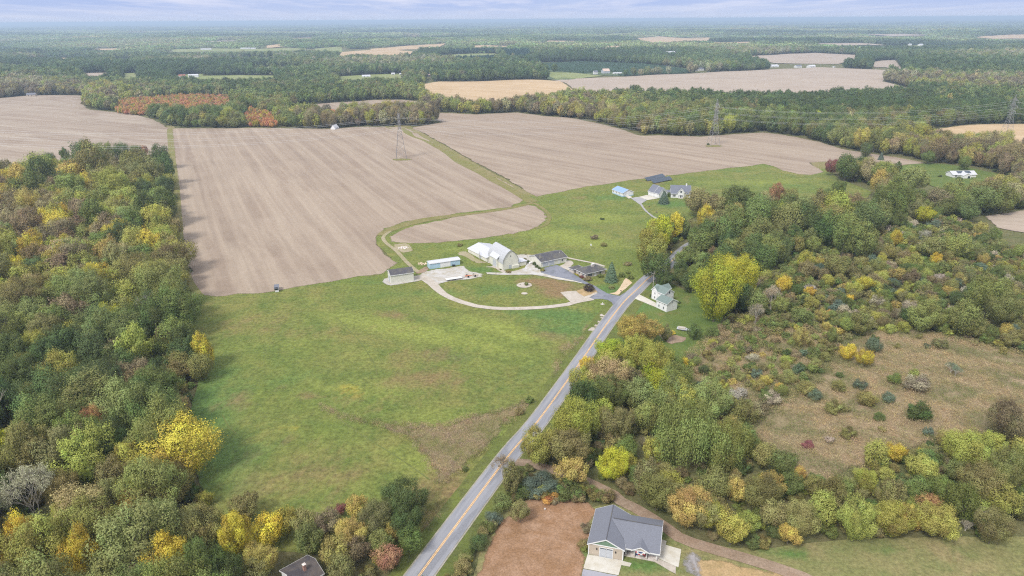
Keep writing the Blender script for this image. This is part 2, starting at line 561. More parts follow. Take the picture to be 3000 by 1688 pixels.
spot('lush', 'F8', 1150, 600, 26, 9, -.2, .9); spot('lush', 'F8', 1250, 800, 22, 14, -.3, .75); spot('lush', 'F8', 1850, 250, 9, 9, 0, 1); spot('lush', 'F8', 350, 230, 22, 10, 0, .6)
spot('lush', 'M', 520, 1000, 16, 40, .4, .8); spot('lush', 'M', 560, 1170, 18, 22, 0, .7); spot('lush', 'F3', 1500, 900, 20, 12, 0, .9)
spot('lush', 'M', 1130, 740, 40, 8, 0, .6); spot('lush', 'M', 1350, 700, 12, 8, 0, .6); spot('lush', 'F3', 380, 780, 16, 9, 0, .8); spot('lush', 'M', 700, 960, 26, 10, .3, .5)
spot('lush', 'M', 1330, 940, 10, 20, -.35, .4); spot('lush', 'F1', 1400, 560, 12, 6, -.3, .9); spot('lush', 'F1', 150, 720, 10, 6, 0, .6)
spot('lime', 'M', 1010, 830, 50, 10, -.4, .9); spot('lime', 'M', 1180, 860, 40, 9, -.55, .7); spot('lime', 'F8', 300, 800, 26, 9, -.6, .9); spot('lime', 'M', 1050, 1160, 16, 8, -.4, .7)
spot('lime', 'M', 960, 980, 22, 14, 0, .55); spot('lime', 'M', 760, 860, 36, 8, .2, .5); spot('lime', 'M', 1440, 600, 40, 20, -.5, .8); spot('lime', 'M', 1900, 460, 70, 14, .1, .6)
spot('lime', 'M', 1090, 1050, 20, 10, 0, .5); spot('lime', 'M', 1140, 630, 20, 8, 0, .6); spot('lime', 'M', 1290, 1090, 5, 30, -.38, .5); spot('lime', 'M', 1500, 550, 30, 18, 0, .7)
spot('gold', 'B', 800, 450, 7, 2.0, .1, .55); spot('gold', 'B', 630, 490, 9, 1.8, .3, .45); spot('gold', 'B', 1220, 220, 9, 7, -.3, .45)

MEADOW_M = [(500, 735), (600, 727), (800, 700), (955, 672), (985, 650), (940, 610), (962, 568), (1150, 532), (1310, 500), (1400, 476), (1600, 438), (1717, 425),
            (1924, 400), (1984, 420), (2030, 432), (2080, 424), (2110, 450), (2160, 470), (2195, 485), (2180, 500), (2100, 500), (1990, 510), (1900, 520), (1800, 530), (1740, 550),
            (1700, 580), (1640, 610), (1610, 650), (1640, 692), (1605, 727), (1521, 824), (1464, 907), (1351, 1064), (1283, 1144), (1116, 1367), (1075, 1400),
            (1000, 1395), (800, 1395), (600, 1385), (555, 1350), (530, 1280), (500, 1200), (455, 1120), (470, 1050), (500, 960), (490, 850), (480, 770)]
GRASS = [(.145, .18, .042), (.195, .19, .058), (.108, .148, .036)]
GRASS_ATTR = [('lush', (.10, .165, .045)), ('lime', (.205, .235, .055)), ('dry', (.215, .15, .075)), ('gold', (.36, .27, .04))]
strip_m0 = ground_mat('margin_grass', [(.20, .185, .075), (.25, .205, .11), (.16, .155, .06)], (.05, .2, 1), .3, bmp=.2)
MEADOWW = W('M', MEADOW_M)
meadow_m = ground_mat('meadow_grass', GRASS, (.022, .10, .7), .5, GRASS_ATTR, bmp=.3)
_r = random.Random(11)
_a = np.asarray(MEADOWW)
for _ in range(150):        # the sward is a patchwork of species
    q = (_r.uniform(*_a[:, 0][[_a[:, 0].argmin(), _a[:, 0].argmax()]]), _r.uniform(_a[:, 1].min(), _a[:, 1].max()))
    if inside(MEADOWW, np.array([q[0]]), np.array([q[1]]))[0]:
        SPOTS.append((_r.choice(['dry', 'dry', 'lush', 'lush', 'lime']), q[0], q[1], _r.uniform(5, 22), _r.uniform(2.5, 8), _r.uniform(-.7, .7), _r.uniform(.28, .62)))
drape('meadow', MEADOWW, .06, meadow_m, 5, .3, False, ('dry', 'lush', 'lime', 'gold'))
weedland_m = ground_mat('weedy_ground', [(.24, .195, .105), (.20, .185, .075), (.265, .205, .135)], (.05, .2, 1.2), .4, bmp=.3)
WEED = W('B', [(980, 295), (1100, 350), (1300, 400), (1500, 430), (1690, 440), (1817, 440)]) + W('R1', [(60, 420), (200, 372), (330, 350), (440, 325), (540, 275), (592, 285), (500, 395), (420, 475), (330, 575), (240, 665), (120, 760), (30, 840)]) + W('B', [(1790, 880), (1730, 780), (1670, 650), (1560, 540), (1400, 475), (1200, 425), (1020, 370)])
drape('weedy_ground', WEED, .10, weedland_m, 3, .5, False, feather=6)
worn_m = ground_mat('trodden_grass', [(.125, .15, .042), (.15, .15, .055), (.11, .135, .04)], (.05, .2, 1), .3, bmp=.1)
for pl in ([(1690, 150), (1800, 260), (1880, 380), (1895, 440)], [(1690, 650), (1850, 760), (2010, 860), (2160, 965)], [(2060, 370), (2200, 395), (2380, 430), (2570, 470)], [(1120, 640), (1150, 700), (1190, 735)]):
    ribbon('footpath', W('Q', pl), .4, .09, worn_m)

SOIL = [(.268, .208, .158), (.236, .182, .138), (.29, .23, .178)]
fieldA_m = ground_mat('harvested_soil', SOIL, (.010, .035, .45), .10, None, (R(-26), .10, .0013, (.355, .29, .222), .8), .1)
fieldB_m = ground_mat('harvested_soil_crossways', SOIL, (.012, .03, .45), .10, None, (R(-44), .085, .0016, (.355, .29, .222), .75), .1)
fieldC_m = ground_mat('harvested_soil_far', SOIL, (.012, .03, .45), .08, None, (R(-64), .06, .004, (.37, .315, .25), .7), .1)
fieldE_m = ground_mat('pale_stubble', [(.35, .285, .225), (.31, .25, .20), (.375, .31, .25)], (.006, .02, .3), .08, None, (R(-70), .04, .003, (.40, .34, .27), .4), .1)
fieldD_m = ground_mat('golden_stubble', [(.42, .30, .17), (.37, .265, .15), (.46, .345, .21)], (.008, .03, .3), .08, None, (R(-60), .04, .004, (.55, .42, .27), .5), .1)
farland_m = ground_mat('far_pasture', [(.20, .235, .085), (.24, .25, .11), (.17, .20, .075)], (.006, .02, .2), .15, bmp=0)
orchard_m = ground_mat('orchard_rows', [(.075, .11, .05), (.095, .125, .06), (.06, .09, .045)], (.006, .02, .2), .2, None, (R(-72), .16, .002, (.13, .16, .08), .8), 0)

OPEN = [MEADOWW]


def field(name, pts, mat, off=.12, curve=False, rag=.8, isopen=True, crop='M', ext=True):
    w = W(crop, pts)
    if isopen:
        OPEN.append(w)
        a = np.asarray(w); D = np.hypot(a[:, 0], a[:, 1]).mean()
        if ext and D > 1250 and len(pts) < 12 and name != 'orchard_ground':      # the clearing reaches nearer than the eye sees past the trees in front
            for s in (.25, .5, .75, 1.0): OPEN.append([q * (1 - s * 15 / CAM_H * .85) for q in w])
    D = np.hypot(*np.mean(np.asarray(w), 0))
    return drape(name, w, off, mat, None, rag, curve, feather=2.6 if D < 1500 else 0)


FIELD_A = [(432, 324), (560, 324), (700, 323), (830, 325), (905, 320), (1000, 321), (1021, 322), (1062, 344), (1112, 373), (1172, 408), (1232, 437), (1289, 468), (1326, 501),
           (1290, 522), (1200, 533), (1100, 546), (1020, 560), (972, 577), (950, 598), (953, 617), (972, 641), (1000, 664), (965, 692), (900, 700), (800, 716), (700, 733), (600, 744), (508, 752),
           (480, 710), (462, 650), (452, 560), (443, 450), (436, 380)]
FIELD_A2 = [(984, 606), (1030, 612), (1110, 609), (1200, 600), (1290, 589), (1350, 575), (1374, 556), (1371, 540), (1345, 523), (1322, 520), (1250, 532), (1150, 548), (1060, 565), (1010, 580), (986, 594)]
FIELD_A2 = [(1180 + (x - 1180) * 1.018, 567 + (y - 567) * 1.07) for x, y in FIELD_A2]
FIELD_B = [(1030, 322), (1062, 317), (1112, 309), (1085, 300), (1070, 290), (1100, 284), (1200, 289), (1300, 284), (1370, 293), (1440, 298), (1500, 310), (1560, 325), (1610, 343), (1660, 341), (1760, 345),
           (1850, 338), (1920, 334), (1990, 343), (2060, 358), (2130, 379), (2200, 389), (2250, 396), (2330, 411), (2236, 420), (2140, 405), (2034, 411), (2060, 425), (2076, 434), (2026, 446), (1984, 435), (1924, 414),
           (1800, 429), (1717, 439), (1600, 453), (1500, 468), (1440, 478), (1350, 497), (1322, 482), (1294, 463), (1236, 430), (1174, 398), (1116, 364), (1066, 337)]
FIELD_C = [(-420, 262), (-100, 250), (0, 248), (80, 241), (215, 241), (205, 262), (225, 277), (330, 286), (385, 301), (424, 323), (430, 375), (437, 445), (300, 440), (0, 450), (-420, 470)]
FIELD_D = [(1039, 217), (1104, 206), (1225, 205), (1352, 201), (1412, 206), (1440, 226), (1446, 252), (1300, 268), (1260, 278), (1150, 276), (1080, 250)]
FIELD_E = [(1379, 201), (1522, 196), (1717, 187), (1877, 179), (2058, 170), (2233, 177), (2222, 206), (2255, 214), (2295, 226), (2276, 246), (2000, 258), (1877, 256), (1717, 250), (1560, 248), (1449, 254), (1442, 226), (1419, 208)]
FIELD_F = [(1881, 143), (1960, 138), (2051, 134), (2155, 139), (2152, 152), (2108, 162), (1950, 160)]
FIELD_G = [(2318, 345), (2329, 331), (2425, 316), (2500, 313), (2576, 313), (2900, 312), (2900, 400), (2650, 372), (2576, 362), (2514, 352), (2393, 350)]
FIELD_H = [(2471, 545), (2520, 537), (2576, 530), (2900, 500), (2900, 640), (2576, 590), (2511, 574)]
FIELD_I = [(725, 268), (800, 262), (860, 258), (940, 252), (1010, 252), (1052, 256), (1060, 284), (900, 294), (740, 284)]
field('field', FIELD_A, fieldA_m); field('field', FIELD_A2, fieldB_m); field('field', FIELD_B, fieldB_m); field('field', FIELD_C, fieldC_m)
field('field', FIELD_D, fieldD_m, ext=False); field('field', FIELD_E, fieldE_m); field('field', FIELD_F, fieldE_m); field('field', FIELD_G, fieldD_m)
field('field', FIELD_H, fieldE_m); field('field', FIELD_I, fieldA_m)
field('field', [(1599, 97), (1650, 92), (1717, 97), (1790, 95), (1775, 106), (1717, 106), (1640, 113)], fieldD_m)
field('field', [(935, 124), (1000, 117), (1121, 110), (1100, 121), (1000, 127), (1060, 131), (1005, 144), (900, 143), (850, 148), (860, 132), (930, 127)], fieldD_m)
field('field', [(2446, 95), (2571, 88), (2700, 86), (2700, 96), (2500, 100)], fieldD_m)
field('field', [(670, 116), (706, 111), (712, 119), (672, 122)], fieldD_m)
field('field', [(227, 124), (310, 122), (312, 127), (230, 128)], fieldD_m)
field('field', [(288, 154), (330, 151), (336, 159), (290, 160)], fieldD_m)
field('field', [(730, 97), (787, 95), (790, 100), (734, 101)], fieldD_m)
field('field', [(2195, 157), (2250, 152), (2262, 166), (2200, 171)], fieldE_m)
field('field', [(2220, 165), (2240, 175), (2270, 178), (2262, 166)], fieldE_m)
field('field', [(205, 185), (270, 184), (272, 193), (208, 194)], fieldE_m)
field('field', [(1523, 118), (1560, 116), (1566, 122), (1524, 124)], fieldD_m)
field('pasture', [(430, 126), (540, 123), (640, 124), (770, 121), (770, 128), (640, 131), (540, 131), (436, 132)], farland_m)
field('pasture', [(500, 192), (600, 190), (690, 191), (690, 201), (600, 202), (505, 201)], farland_m)
field('pasture', [(306, 186), (345, 184), (348, 200), (310, 202)], farland_m)
field('pasture', [(440, 190), (510, 187), (510, 199), (445, 202)], farland_m)
field('pasture', [(790, 121), (860, 118), (862, 132), (800, 135)], farland_m)
field('pasture', [(850, 193), (1010, 186), (1010, 200), (860, 206)], farland_m)
field('pasture', [(1377, 182), (1442, 184), (1520, 192), (1460, 198), (1400, 201), (1385, 196)], farland_m, .16)
field('orchard_ground', [(1310, 163), (1370, 158), (1450, 157), (1620, 163), (1720, 172), (1748, 181), (1717, 186), (1572, 192), (1520, 191), (1442, 184), (1377, 181), (1330, 172)], orchard_m, .10)
field('orchard_ground', [(1370, 190), (1430, 195), (1450, 200), (1400, 203), (1372, 200)], orchard_m, .14)
GAPS = [W('M', [(990, 316), (1030, 318), (1344, 492), (1385, 540), (1378, 570), (1290, 604), (980, 625), (945, 612), (945, 590), (1060, 555), (1318, 515), (1270, 478), (1005, 335)]),
         W('M', [(418, 318), (440, 318), (450, 470), (440, 450), (425, 380)]),
         W('M', [(2030, 405), (2250, 395), (2335, 411), (2275, 446), (2215, 452), (2110, 440), (2070, 436)]),
         ]
for w in GAPS: drape('grass_strip', w, .05, strip_m0, 8, .5, False)
OPEN += GAPS + [W('M', [(1740, 500), (1900, 470), (2195, 470), (2195, 540), (2050, 548), (1900, 540), (1790, 560), (1740, 590)]),
         W('M', [(2262, 430), (2500, 440), (2545, 455), (2540, 480), (2440, 522), (2300, 520), (2215, 490)]),
         W('M', [(2318, 345), (2576, 355), (2900, 390), (2900, 440), (2576, 392), (2500, 382), (2400, 376), (2330, 366)]),
         W('M', [(2471, 545), (2576, 585), (2900, 640), (2900, 720), (2576, 640), (2500, 605), (2440, 570)])]
# scattered small fields far out among the woods
_r = random.Random(5)
for (px_, py_, kind_) in ((150, 150, 0), (620, 150, 1), (700, 172, 0), (560, 105, 0), (1180, 140, 1), (1240, 118, 0), (1410, 105, 0), (1480, 128, 1), (1840, 108, 0), (2130, 112, 0), (2330, 118, 1), (60, 172, 0), (900, 98, 1), (1060, 92, 0), (1560, 86, 1), (2250, 88, 0)):
    p = G('M', px_, py_)[:2]; D = np.hypot(*p); a_ = _r.uniform(40, 75) * (1 + D / 4500); b_ = a_ * _r.uniform(.35, .7) * (1 + D / 5000); th = _r.uniform(-.3, .3)
    q = [p + np.array([math.cos(th) * u - math.sin(th) * v, math.sin(th) * u + math.cos(th) * v]) for u, v in ((-a_, -b_), (a_ * _r.uniform(.6, 1), -b_), (a_, b_ * _r.uniform(.5, 1)), (_r.uniform(-.3, .3) * a_, b_ * 1.1), (-a_ * _r.uniform(.6, 1), b_))]
    OPEN.append(q); OPEN.extend([[r_ * (1 - s * 14 / CAM_H * .8) for r_ in q] for s in (.33, .66, 1.0)])
    drape('field' if kind_ == 0 else 'pasture', q, .12, (fieldD_m if _r.random() < .5 else fieldE_m) if kind_ == 0 else farland_m, None, .8, False)
# right-hand open ground: far lawn by the solar-roofed house, white farmhouse lawn, bottom lawns
lawn_m = ground_mat('mown_lawn', [(.10, .145, .035), (.13, .16, .042), (.075, .115, .03)], (.03, .15, 1.2), .28, GRASS_ATTR[:3], bmp=.15)
LAWN_FAR = [(2262, 420), (2330, 412), (2400, 417), (2470, 430), (2530, 445), (2500, 462), (2440, 475), (2380, 478), (2320, 460), (2270, 440)]
LAWN_FARM = [(1512, 875), (1560, 805), (1600, 757), (1640, 707), (1680, 712), (1720, 730), (1770, 738), (1815, 765), (1815, 815), (1790, 860), (1745, 905), (1690, 920), (1640, 890), (1580, 895)]
SPOTS += [('lush', *G('F2', 1750, 1000)[:2], 10, 8, 0, .8), ('lush', *G('F2', 1600, 1200)[:2], 8, 14, -.3, .7), ('lush', *G('F2', 1750, 790)[:2], 8, 6, 0, .8), ('dry', *G('F2', 2000, 1120)[:2], 12, 3, .2, .5), ('dry', *G('F2', 2300, 900)[:2], 12, 12, 0, .35)]
LAWN_BR = [(1700, 1335), (1760, 1360), (1830, 1375), (1900, 1385), (2000, 1372), (2150, 1358), (2400, 1352), (2700, 1350), (2900, 1360), (2900, 1560), (2000, 1600), (1700, 1560), (1200, 1560), (1180, 1480), (1205, 1400), (1250, 1290), (1330, 1268), (1440, 1272), (1480, 1280), (1540, 1265), (1640, 1310)]
for nm, pl, cr in (('lawn', LAWN_FAR, 'M'), ('lawn', LAWN_FARM, 'M')):
    w = W(cr, pl); OPEN.append(w); drape(nm, w, .07, lawn_m, 6, .3, True, ('lush', 'lime', 'dry'))
w = W('M', LAWN_BR); OPEN.append(w)
drylawn_m = ground_mat('tawny_lawn', [(.19, .185, .075), (.245, .205, .10), (.15, .165, .06)], (.05, .16, 1.0), .42, GRASS_ATTR[:3], bmp=.12)
spot('lush', 'F4', 1350, 1200, 9, 3.2, -.2, .9); spot('lush', 'F4', 1750, 700, 4, 7, .6, .8); spot('lush', 'R2', 1200, 1260, 26, 2.2, 0, .6); spot('lush', 'R2', 700, 1300, 10, 2, -.2, .8); spot('dry', 'R2', 1700, 1330, 10, 5, 0, .4); spot('lush', 'F4', 430, 950, 2.5, 3, 0, 1)
drape('lawn', w, .07, drylawn_m, 4, .2, False, ('lush', 'lime', 'dry'))
leafy_m = ground_mat('leaf_strewn_yard', [(.27, .155, .085), (.225, .135, .075), (.34, .22, .145)], (.05, .22, 2.2), .38, bmp=.1)
YARD = [(560, 935), (700, 925), (860, 940), (960, 950), (1035, 1005), (1000, 1100), (960, 1230), (950, 1330), (925, 1449), (900, 1560), (160, 1560), (190, 1449), (265, 1310), (330, 1150), (430, 1020)]
drape('yard', W('R1', YARD), .11, leafy_m, 4, .5, True, feather=2.2)
ochre_m = ground_mat('worn_ground', [(.36, .24, .12), (.40, .29, .16), (.28, .21, .10)], (.08, .3, 2), .3, bmp=.08)
drape('worn_ground', W('R2', [(60, 1320), (300, 1350), (520, 1390), (680, 1420), (760, 1500), (150, 1520), (90, 1440)]), .11, ochre_m, 3, .5, True, feather=2.5)

# marsh
marsh_m = ground_mat('marsh_ground', [(.29, .225, .135), (.24, .20, .11), (.33, .25, .16)], (.02, .10, 1.0), .4, bmp=.4)
MARSH_A = W('M', [(2140, 850), (2260, 825), (2420, 850), (2576, 890), (2800, 940), (2800, 1150), (2576, 1120), (2460, 1095), (2350, 1125), (2200, 1175), (2100, 1225), (1980, 1195), (1900, 1130), (1870, 1070), (1930, 1020), (2040, 965), (2090, 900)])
MARSH_B = W('M', [(1720, 890), (1800, 835), (1880, 795), (2000, 800), (2140, 840), (2080, 900), (2040, 960), (1950, 1010), (1870, 1065), (1780, 1000), (1730, 940)])
drape('marsh', MARSH_A, .05, marsh_m, 6, 1.0, True, feather=7); drape('marsh', MARSH_B, .055, marsh_m, 6, 1.0, True, feather=7)

# ------------------------------------------------------------------ roads, tracks, yards
def asphalt(name, base, patch, pale, uv=True):
    mt, nt, b, out = new_mat(name)
    geo = N(nt, 'NewGeometry').outputs['Position']
    v = N(nt, 'TexCoord').outputs['UV'] if uv else geo
    st = noise(nt, mapped(nt, v, 0, (.75, .06, 1) if uv else (.12, .12, 1)), 1, 5, .6, .42, .6)
    c = mixc(nt, st, base, pale)
    pt = noise(nt, mapped(nt, v, 0, (.35, .035, 1) if uv else (.25, .25, 1)), 1, 3, .5, .51, .56)
    ml = N(nt, 'Math', operation='MULTIPLY'); nt.links.new(pt, ml.inputs[0]); ml.inputs[1].default_value = .7
    c = mixc(nt, ml.outputs[0], c, patch)
    ck = noise(nt, mapped(nt, v, 0, (1.6, .5, 1) if uv else (.6, .6, 1)), 1, 6, .8, .60, .66)
    mk = N(nt, 'Math', operation='MULTIPLY'); nt.links.new(ck, mk.inputs[0]); mk.inputs[1].default_value = .55
    c = mixc(nt, mk.outputs[0], c, tuple(x * .8 for x in patch))
    f = noise(nt, geo, 3, 8, .8, .3, .7)
    c = mixc(nt, f, c, tuple(x * 1.18 for x in base))
    nt.links.new(c, b.inputs['Base Color']); b.inputs['Roughness'].default_value = .85; b.inputs['Specular IOR Level'].default_value = .25
    bump(nt, b, f, .3, .02)
    return mt


road_m = asphalt('old_asphalt', (.205, .21, .23), (.105, .11, .125), (.29, .29, .305))
drive_m = asphalt('new_asphalt', (.155, .165, .195), (.11, .115, .135), (.215, .22, .25), False)
shoulder_m = ground_mat('shoulder_gravel', [(.33, .31, .28), (.27, .25, .21), (.24, .23, .15)], (.08, .5, 2.5), .25, bmp=.05)
gravel_m = ground_mat('gravel', [(.41, .365, .31), (.36, .32, .265), (.46, .42, .37)], (.06, .35, 2.5), .22, bmp=.06)
pale_m = ground_mat('pale_gravel', [(.47, .46, .45), (.40, .385, .36), (.32, .28, .20)], (.06, .30, 2.0), .16, bmp=.05)
concrete_m = ground_mat('concrete', [(.52, .50, .445), (.47, .45, .40), (.42, .385, .31)], (.15, .5, 3), .06, bmp=.02)
sand_m = ground_mat('sand', [(.50, .375, .245), (.46, .36, .24), (.55, .45, .33)], (.1, .4, 2), .15, bmp=.04)
track_m = ground_mat('dirt_track', [(.27, .19, .135), (.22, .165, .115), (.31, .235, .175)], (.08, .4, 2), .3, bmp=.08)
track2_m = ground_mat('pale_track', [(.33, .28, .20), (.28, .24, .16), (.24, .235, .10)], (.08, .4, 2), .3, bmp=.08)
strip_m = ground_mat('grass_strip', [(.185, .18, .06), (.235, .195, .095), (.15, .15, .05)], (.05, .2, 1), .3, bmp=.2)
yellow_m = simple('road_paint', (.72, .44, .17), .7, .2, 1.5)

rc = W('M', [(1116, 1367), (1283, 1144), (1351, 1064), (1464, 907), (1521, 824), (1568, 763), (1605, 727), (1633, 700), (1676, 672), (1699, 649), (1730, 622), (1775, 600), (1850, 580)])
d0 = (rc[0] - rc[1]); d0 /= np.linalg.norm(d0)
ROADC = [rc[0] + d0 * 230, rc[0] + d0 * 110] + rc
ROADS = smooth(ROADC, 4)
verge_m = ground_mat('verge_grass', [(.115, .15, .035), (.15, .165, .045), (.10, .11, .04)], (.04, .2, 1.2), .32, bmp=.2)
ribbon('verge', ROADC[:9], 15, .09, verge_m, side=.8)
ribbon('road_shoulder', ROADC, 7.0, .14, shoulder_m)
ribbon('road', ROADC, 6.1, .20, road_m)
for s in (-.17, .17):
    ribbon('centre_line', ROADC, .17, .24, yellow_m, side=s)

# field tracks and grass strips
ribbon('grass_strip', W('F9', [(900, 90), (940, 120), (1000, 165), (1100, 200), (1220, 260), (1330, 320), (1430, 390), (1520, 440), (1640, 500), (1760, 575), (1880, 640), (2000, 710), (2130, 785)]), [4, 9, 4, 4, 6, 7, 9, 11, 10, 9, 8, 7, 9], .17, strip_m)
ribbon('grass_strip', W('F9', [(2135, 790), (1900, 845), (1600, 890), (1250, 930), (1050, 965), (880, 1010), (750, 1060), (690, 1100)]), [4, 4, 4, 4, 7, 9, 8, 5], .18, strip_m)
ribbon('grass_strip', W('M', [(427, 326), (429, 350), (433, 400), (441, 470), (446, 560), (452, 640), (468, 705), (495, 748)]), 6, .17, strip_m)
ribbon('grass_strip', W('F9', [(730, 65), (780, 90), (850, 95), (1000, 75), (1100, 62)]), 2.0, .17, strip_m)
ribbon('dirt_track', W('F1', [(270, 85), (205, 130), (180, 165), (215, 225), (300, 290), (370, 350), (440, 430), (520, 510), (620, 595)]), 2.3, .22, track2_m)
ribbon('dirt_track', W('F9', [(2135, 792), (2210, 835), (2270, 890), (2285, 940), (2250, 1000), (2150, 1035)]), 2.6, .19, strip_m)
ribbon('dirt_track', W('F2', [(735, 350), (850, 375), (1000, 405), (1130, 430), (1250, 470)]), 1.6, .15, gravel_m)

LOOP = [(620, 640), (720, 680), (800, 740), (865, 805), (950, 875), (1050, 928), (1180, 975), (1350, 1022), (1550, 1048), (1800, 1055), (2100, 1045), (2300, 1030), (2500, 1003)]
ribbon('gravel_drive', W('F1', LOOP) + W('F2', [(850, 950), (950, 930), (1090, 905)]), [5.5, 5, 4.2, 3.6, 3.4, 3.2, 3.2, 3.2, 3.2, 3.2, 3.2, 3.2], .16, gravel_m)
drape('gravel_pad', W('F2', [(655, 820), (760, 806), (860, 800), (900, 835), (975, 876), (1060, 850), (1140, 815), (1160, 828), (1100, 860), (1045, 890), (1095, 912), (940, 935), (790, 955), (720, 890)]), .19, gravel_m, 3, .1, False)
drape('gravel_yard', W('F1', [(590, 640), (680, 600), (760, 572), (950, 545), (1150, 515), (1195, 500), (1240, 555), (1330, 592), (1480, 628), (1462, 650), (1300, 682), (1130, 705), (980, 722), (890, 765), (800, 740), (740, 692), (580, 722), (420, 750), (260, 768), (175, 742), (160, 712), (200, 672), (300, 660)]), .15, pale_m, 3, .25, True, feather=2.2)
drape('asphalt_drive', W('F2', [(430, 492), (510, 470), (600, 450), (650, 470), (740, 520), (850, 585), (1000, 680), (1120, 735), (1210, 790), (1280, 832), (1370, 858), (1450, 868), (1560, 800), (1600, 800), (1420, 985), (1370, 1003), (1345, 955), (1290, 922), (1200, 908), (1095, 912), (1045, 890), (1100, 860), (1160, 825), (1130, 790), (1070, 745), (950, 697), (800, 652), (640, 620), (490, 600), (400, 565), (395, 545)]), .17, drive_m, 3, .05, False)
drape('concrete_drive', W('F1', [(1480, 602), (1690, 605), (1800, 590), (1880, 572), (1960, 545), (1990, 500), (1990, 452), (2040, 470), (2130, 540), (2175, 582), (2165, 605), (2350, 655), (2576, 702), (2576, 718), (2380, 690), (2200, 650), (2060, 628), (1700, 632), (1490, 622)]), .20, pale_m, 3, .05, False)
drape('concrete_drive', W('F2', [(480, 602), (640, 622), (800, 655), (945, 692), (945, 700), (800, 668), (640, 636), (480, 614)]), .21, concrete_m, 3, .02, False)
drape('patio', W('F2', [(640, 470), (700, 440), (750, 385), (800, 395), (830, 430), (790, 470), (780, 490), (850, 500), (860, 560), (830, 560), (740, 515)]), .16, gravel_m, 3, .05, True)
drape('sand_patch', W('F2', [(1530, 625), (1580, 650), (1620, 690), (1550, 750), (1470, 820), (1420, 857), (1310, 832), (1390, 822), (1440, 770), (1490, 690)]), .13, sand_m, 3, .15, False)
drape('concrete_drive', W('F2', [(1690, 836), (1800, 890), (1940, 962), (1940, 1022), (1800, 965), (1648, 902)]), .16, concrete_m, 3, .03, False)
drape('gravel_patch', W('F1', [(310, 250), (400, 235), (500, 240), (560, 310), (540, 335), (420, 350), (330, 300)]), .13, track2_m, 2, .3, True, feather=1.6)
drape('gravel_patch', W('F5', [(0, 590), (120, 545), (300, 575), (560, 750), (800, 860), (960, 850), (860, 890), (560, 900), (400, 830), (200, 720), (0, 650)]), .13, track2_m, 2, .2, True, feather=1.5)
drape('gravel_patch', W('F5', [(770, 1000), (950, 985), (1130, 930), (1290, 1050), (1330, 1110), (1560, 1120), (1490, 1170), (1280, 1160), (1050, 1030)]), .13, gravel_m, 2, .2, True)
drape('gravel_patch', W('F5', [(880, 830), (1010, 820), (1120, 900), (1100, 930), (960, 890), (860, 890)]), .14, pale_m, 2, .1, True)
drape('gravel_patch', W('F5', [(1600, 690), (1900, 650), (2250, 690), (2100, 800), (1900, 900), (1730, 850)]), .14, pale_m, 2, .2, True)
drape('gravel_patch', W('F1', [(585, 600), (720, 520), (760, 560), (700, 600), (620, 620)]), .14, track_m, 2, .3, True, feather=1)
drape('gravel_verge', W('F8', [(1910, 480), (1850, 560), (1780, 660), (1700, 760), (1620, 860), (1520, 870), (1600, 780), (1690, 660), (1740, 570), (1850, 520)]), .15, gravel_m, 2, .4, True, feather=1.2)
drape('concrete_drive', W('F3', [(845, 765), (1000, 728), (1215, 790), (1010, 825)]), .22, concrete_m, 3, .05, False)
drape('concrete_drive', W('F3', [(600, 755), (680, 745), (727, 775), (655, 798)]), .22, concrete_m, 3, .05, False)
drape('gravel_drive', W('F3', [(695, 790), (790, 770), (845, 766), (1005, 825), (940, 860), (900, 890), (940, 960), (1030, 1060), (1150, 1140), (1270, 1195), (1190, 1195), (1080, 1130), (950, 1020), (880, 920), (800, 860)]), .20, asphalt('old_drive', (.27, .265, .27), (.23, .22, .22), (.32, .31, .30), False), 3, .1, False)
ribbon('dirt_track', W('R1', [(440, 690), (560, 700), (720, 745), (900, 800), (1010, 850), (1130, 910)]) + W('F4', [(1000, 170), (1250, 290), (1500, 440), (1750, 610), (1950, 760), (2200, 860)]) + W('R2', [(260, 1290), (420, 1335), (600, 1390), (800, 1460), (1000, 1560)]), 3.6, .16, track_m)
drape('gravel_drive', W('F4', [(2000, 960), (2080, 900), (2180, 930), (2330, 1080), (2420, 1389), (2400, 1600), (2180, 1600), (2100, 1389), (1950, 1250)]), .18, asphalt('grey_gravel', (.245, .23, .228), (.19, .18, .18), (.30, .285, .28), False), 2, .4, True, feather=4.5)
drape('concrete_pad', W('F4', [(455, 1045), (1030, 1155), (1180, 1190), (1145, 1250), (1008, 1222), (962, 1389), (385, 1275)]), .20, concrete_m, 2, .02, False)
drape('asphalt_drive', W('F4', [(383, 1285), (955, 1395), (900, 1560), (330, 1560)]), .19, asphalt('drive_asphalt', (.24, .24, .27), (.18, .18, .2), (.3, .3, .33), False), 2, .05, False)
drape('concrete_pad', W('F4', [(1660, 795), (1752, 825), (1736, 890), (1992, 962), (1948, 1255), (1900, 1243), (1590, 1100), (1610, 1000)]), .20, concrete_m, 2, .02, False)
drape('gravel_patch', W('F4', [(1590, 1105), (1900, 1245), (1893, 1360), (1550, 1170)]), .18, gravel_m, 2, .05, False)
drape('garden_soil', W('R3', [(75, 1130), (130, 1125), (250, 1150), (240, 1175), (150, 1190), (100, 1160)]), .14, track_m, 2, .3, True)
for cr, x, y, r in (('F2', 165, 722, 3.4), ('F2', 167, 835, 1.4), ('F2', 1220, 980, .9), ('F2', 1340, 768, 1.2)):
    p = G(cr, x, y)
    drape('gravel_bed', [(p[0] + 1.1 * r * math.cos(a), p[1] + r * math.sin(a)) for a in np.arange(0, 6.28, .6)], .18, gravel_m, 1, .08, True)
drape('mulch_bed', W('F2', [(865, 805), (955, 770), (1080, 760), (1150, 810), (1060, 850), (975, 875), (900, 835)]), .15, ochre_m, 2, .1, True)
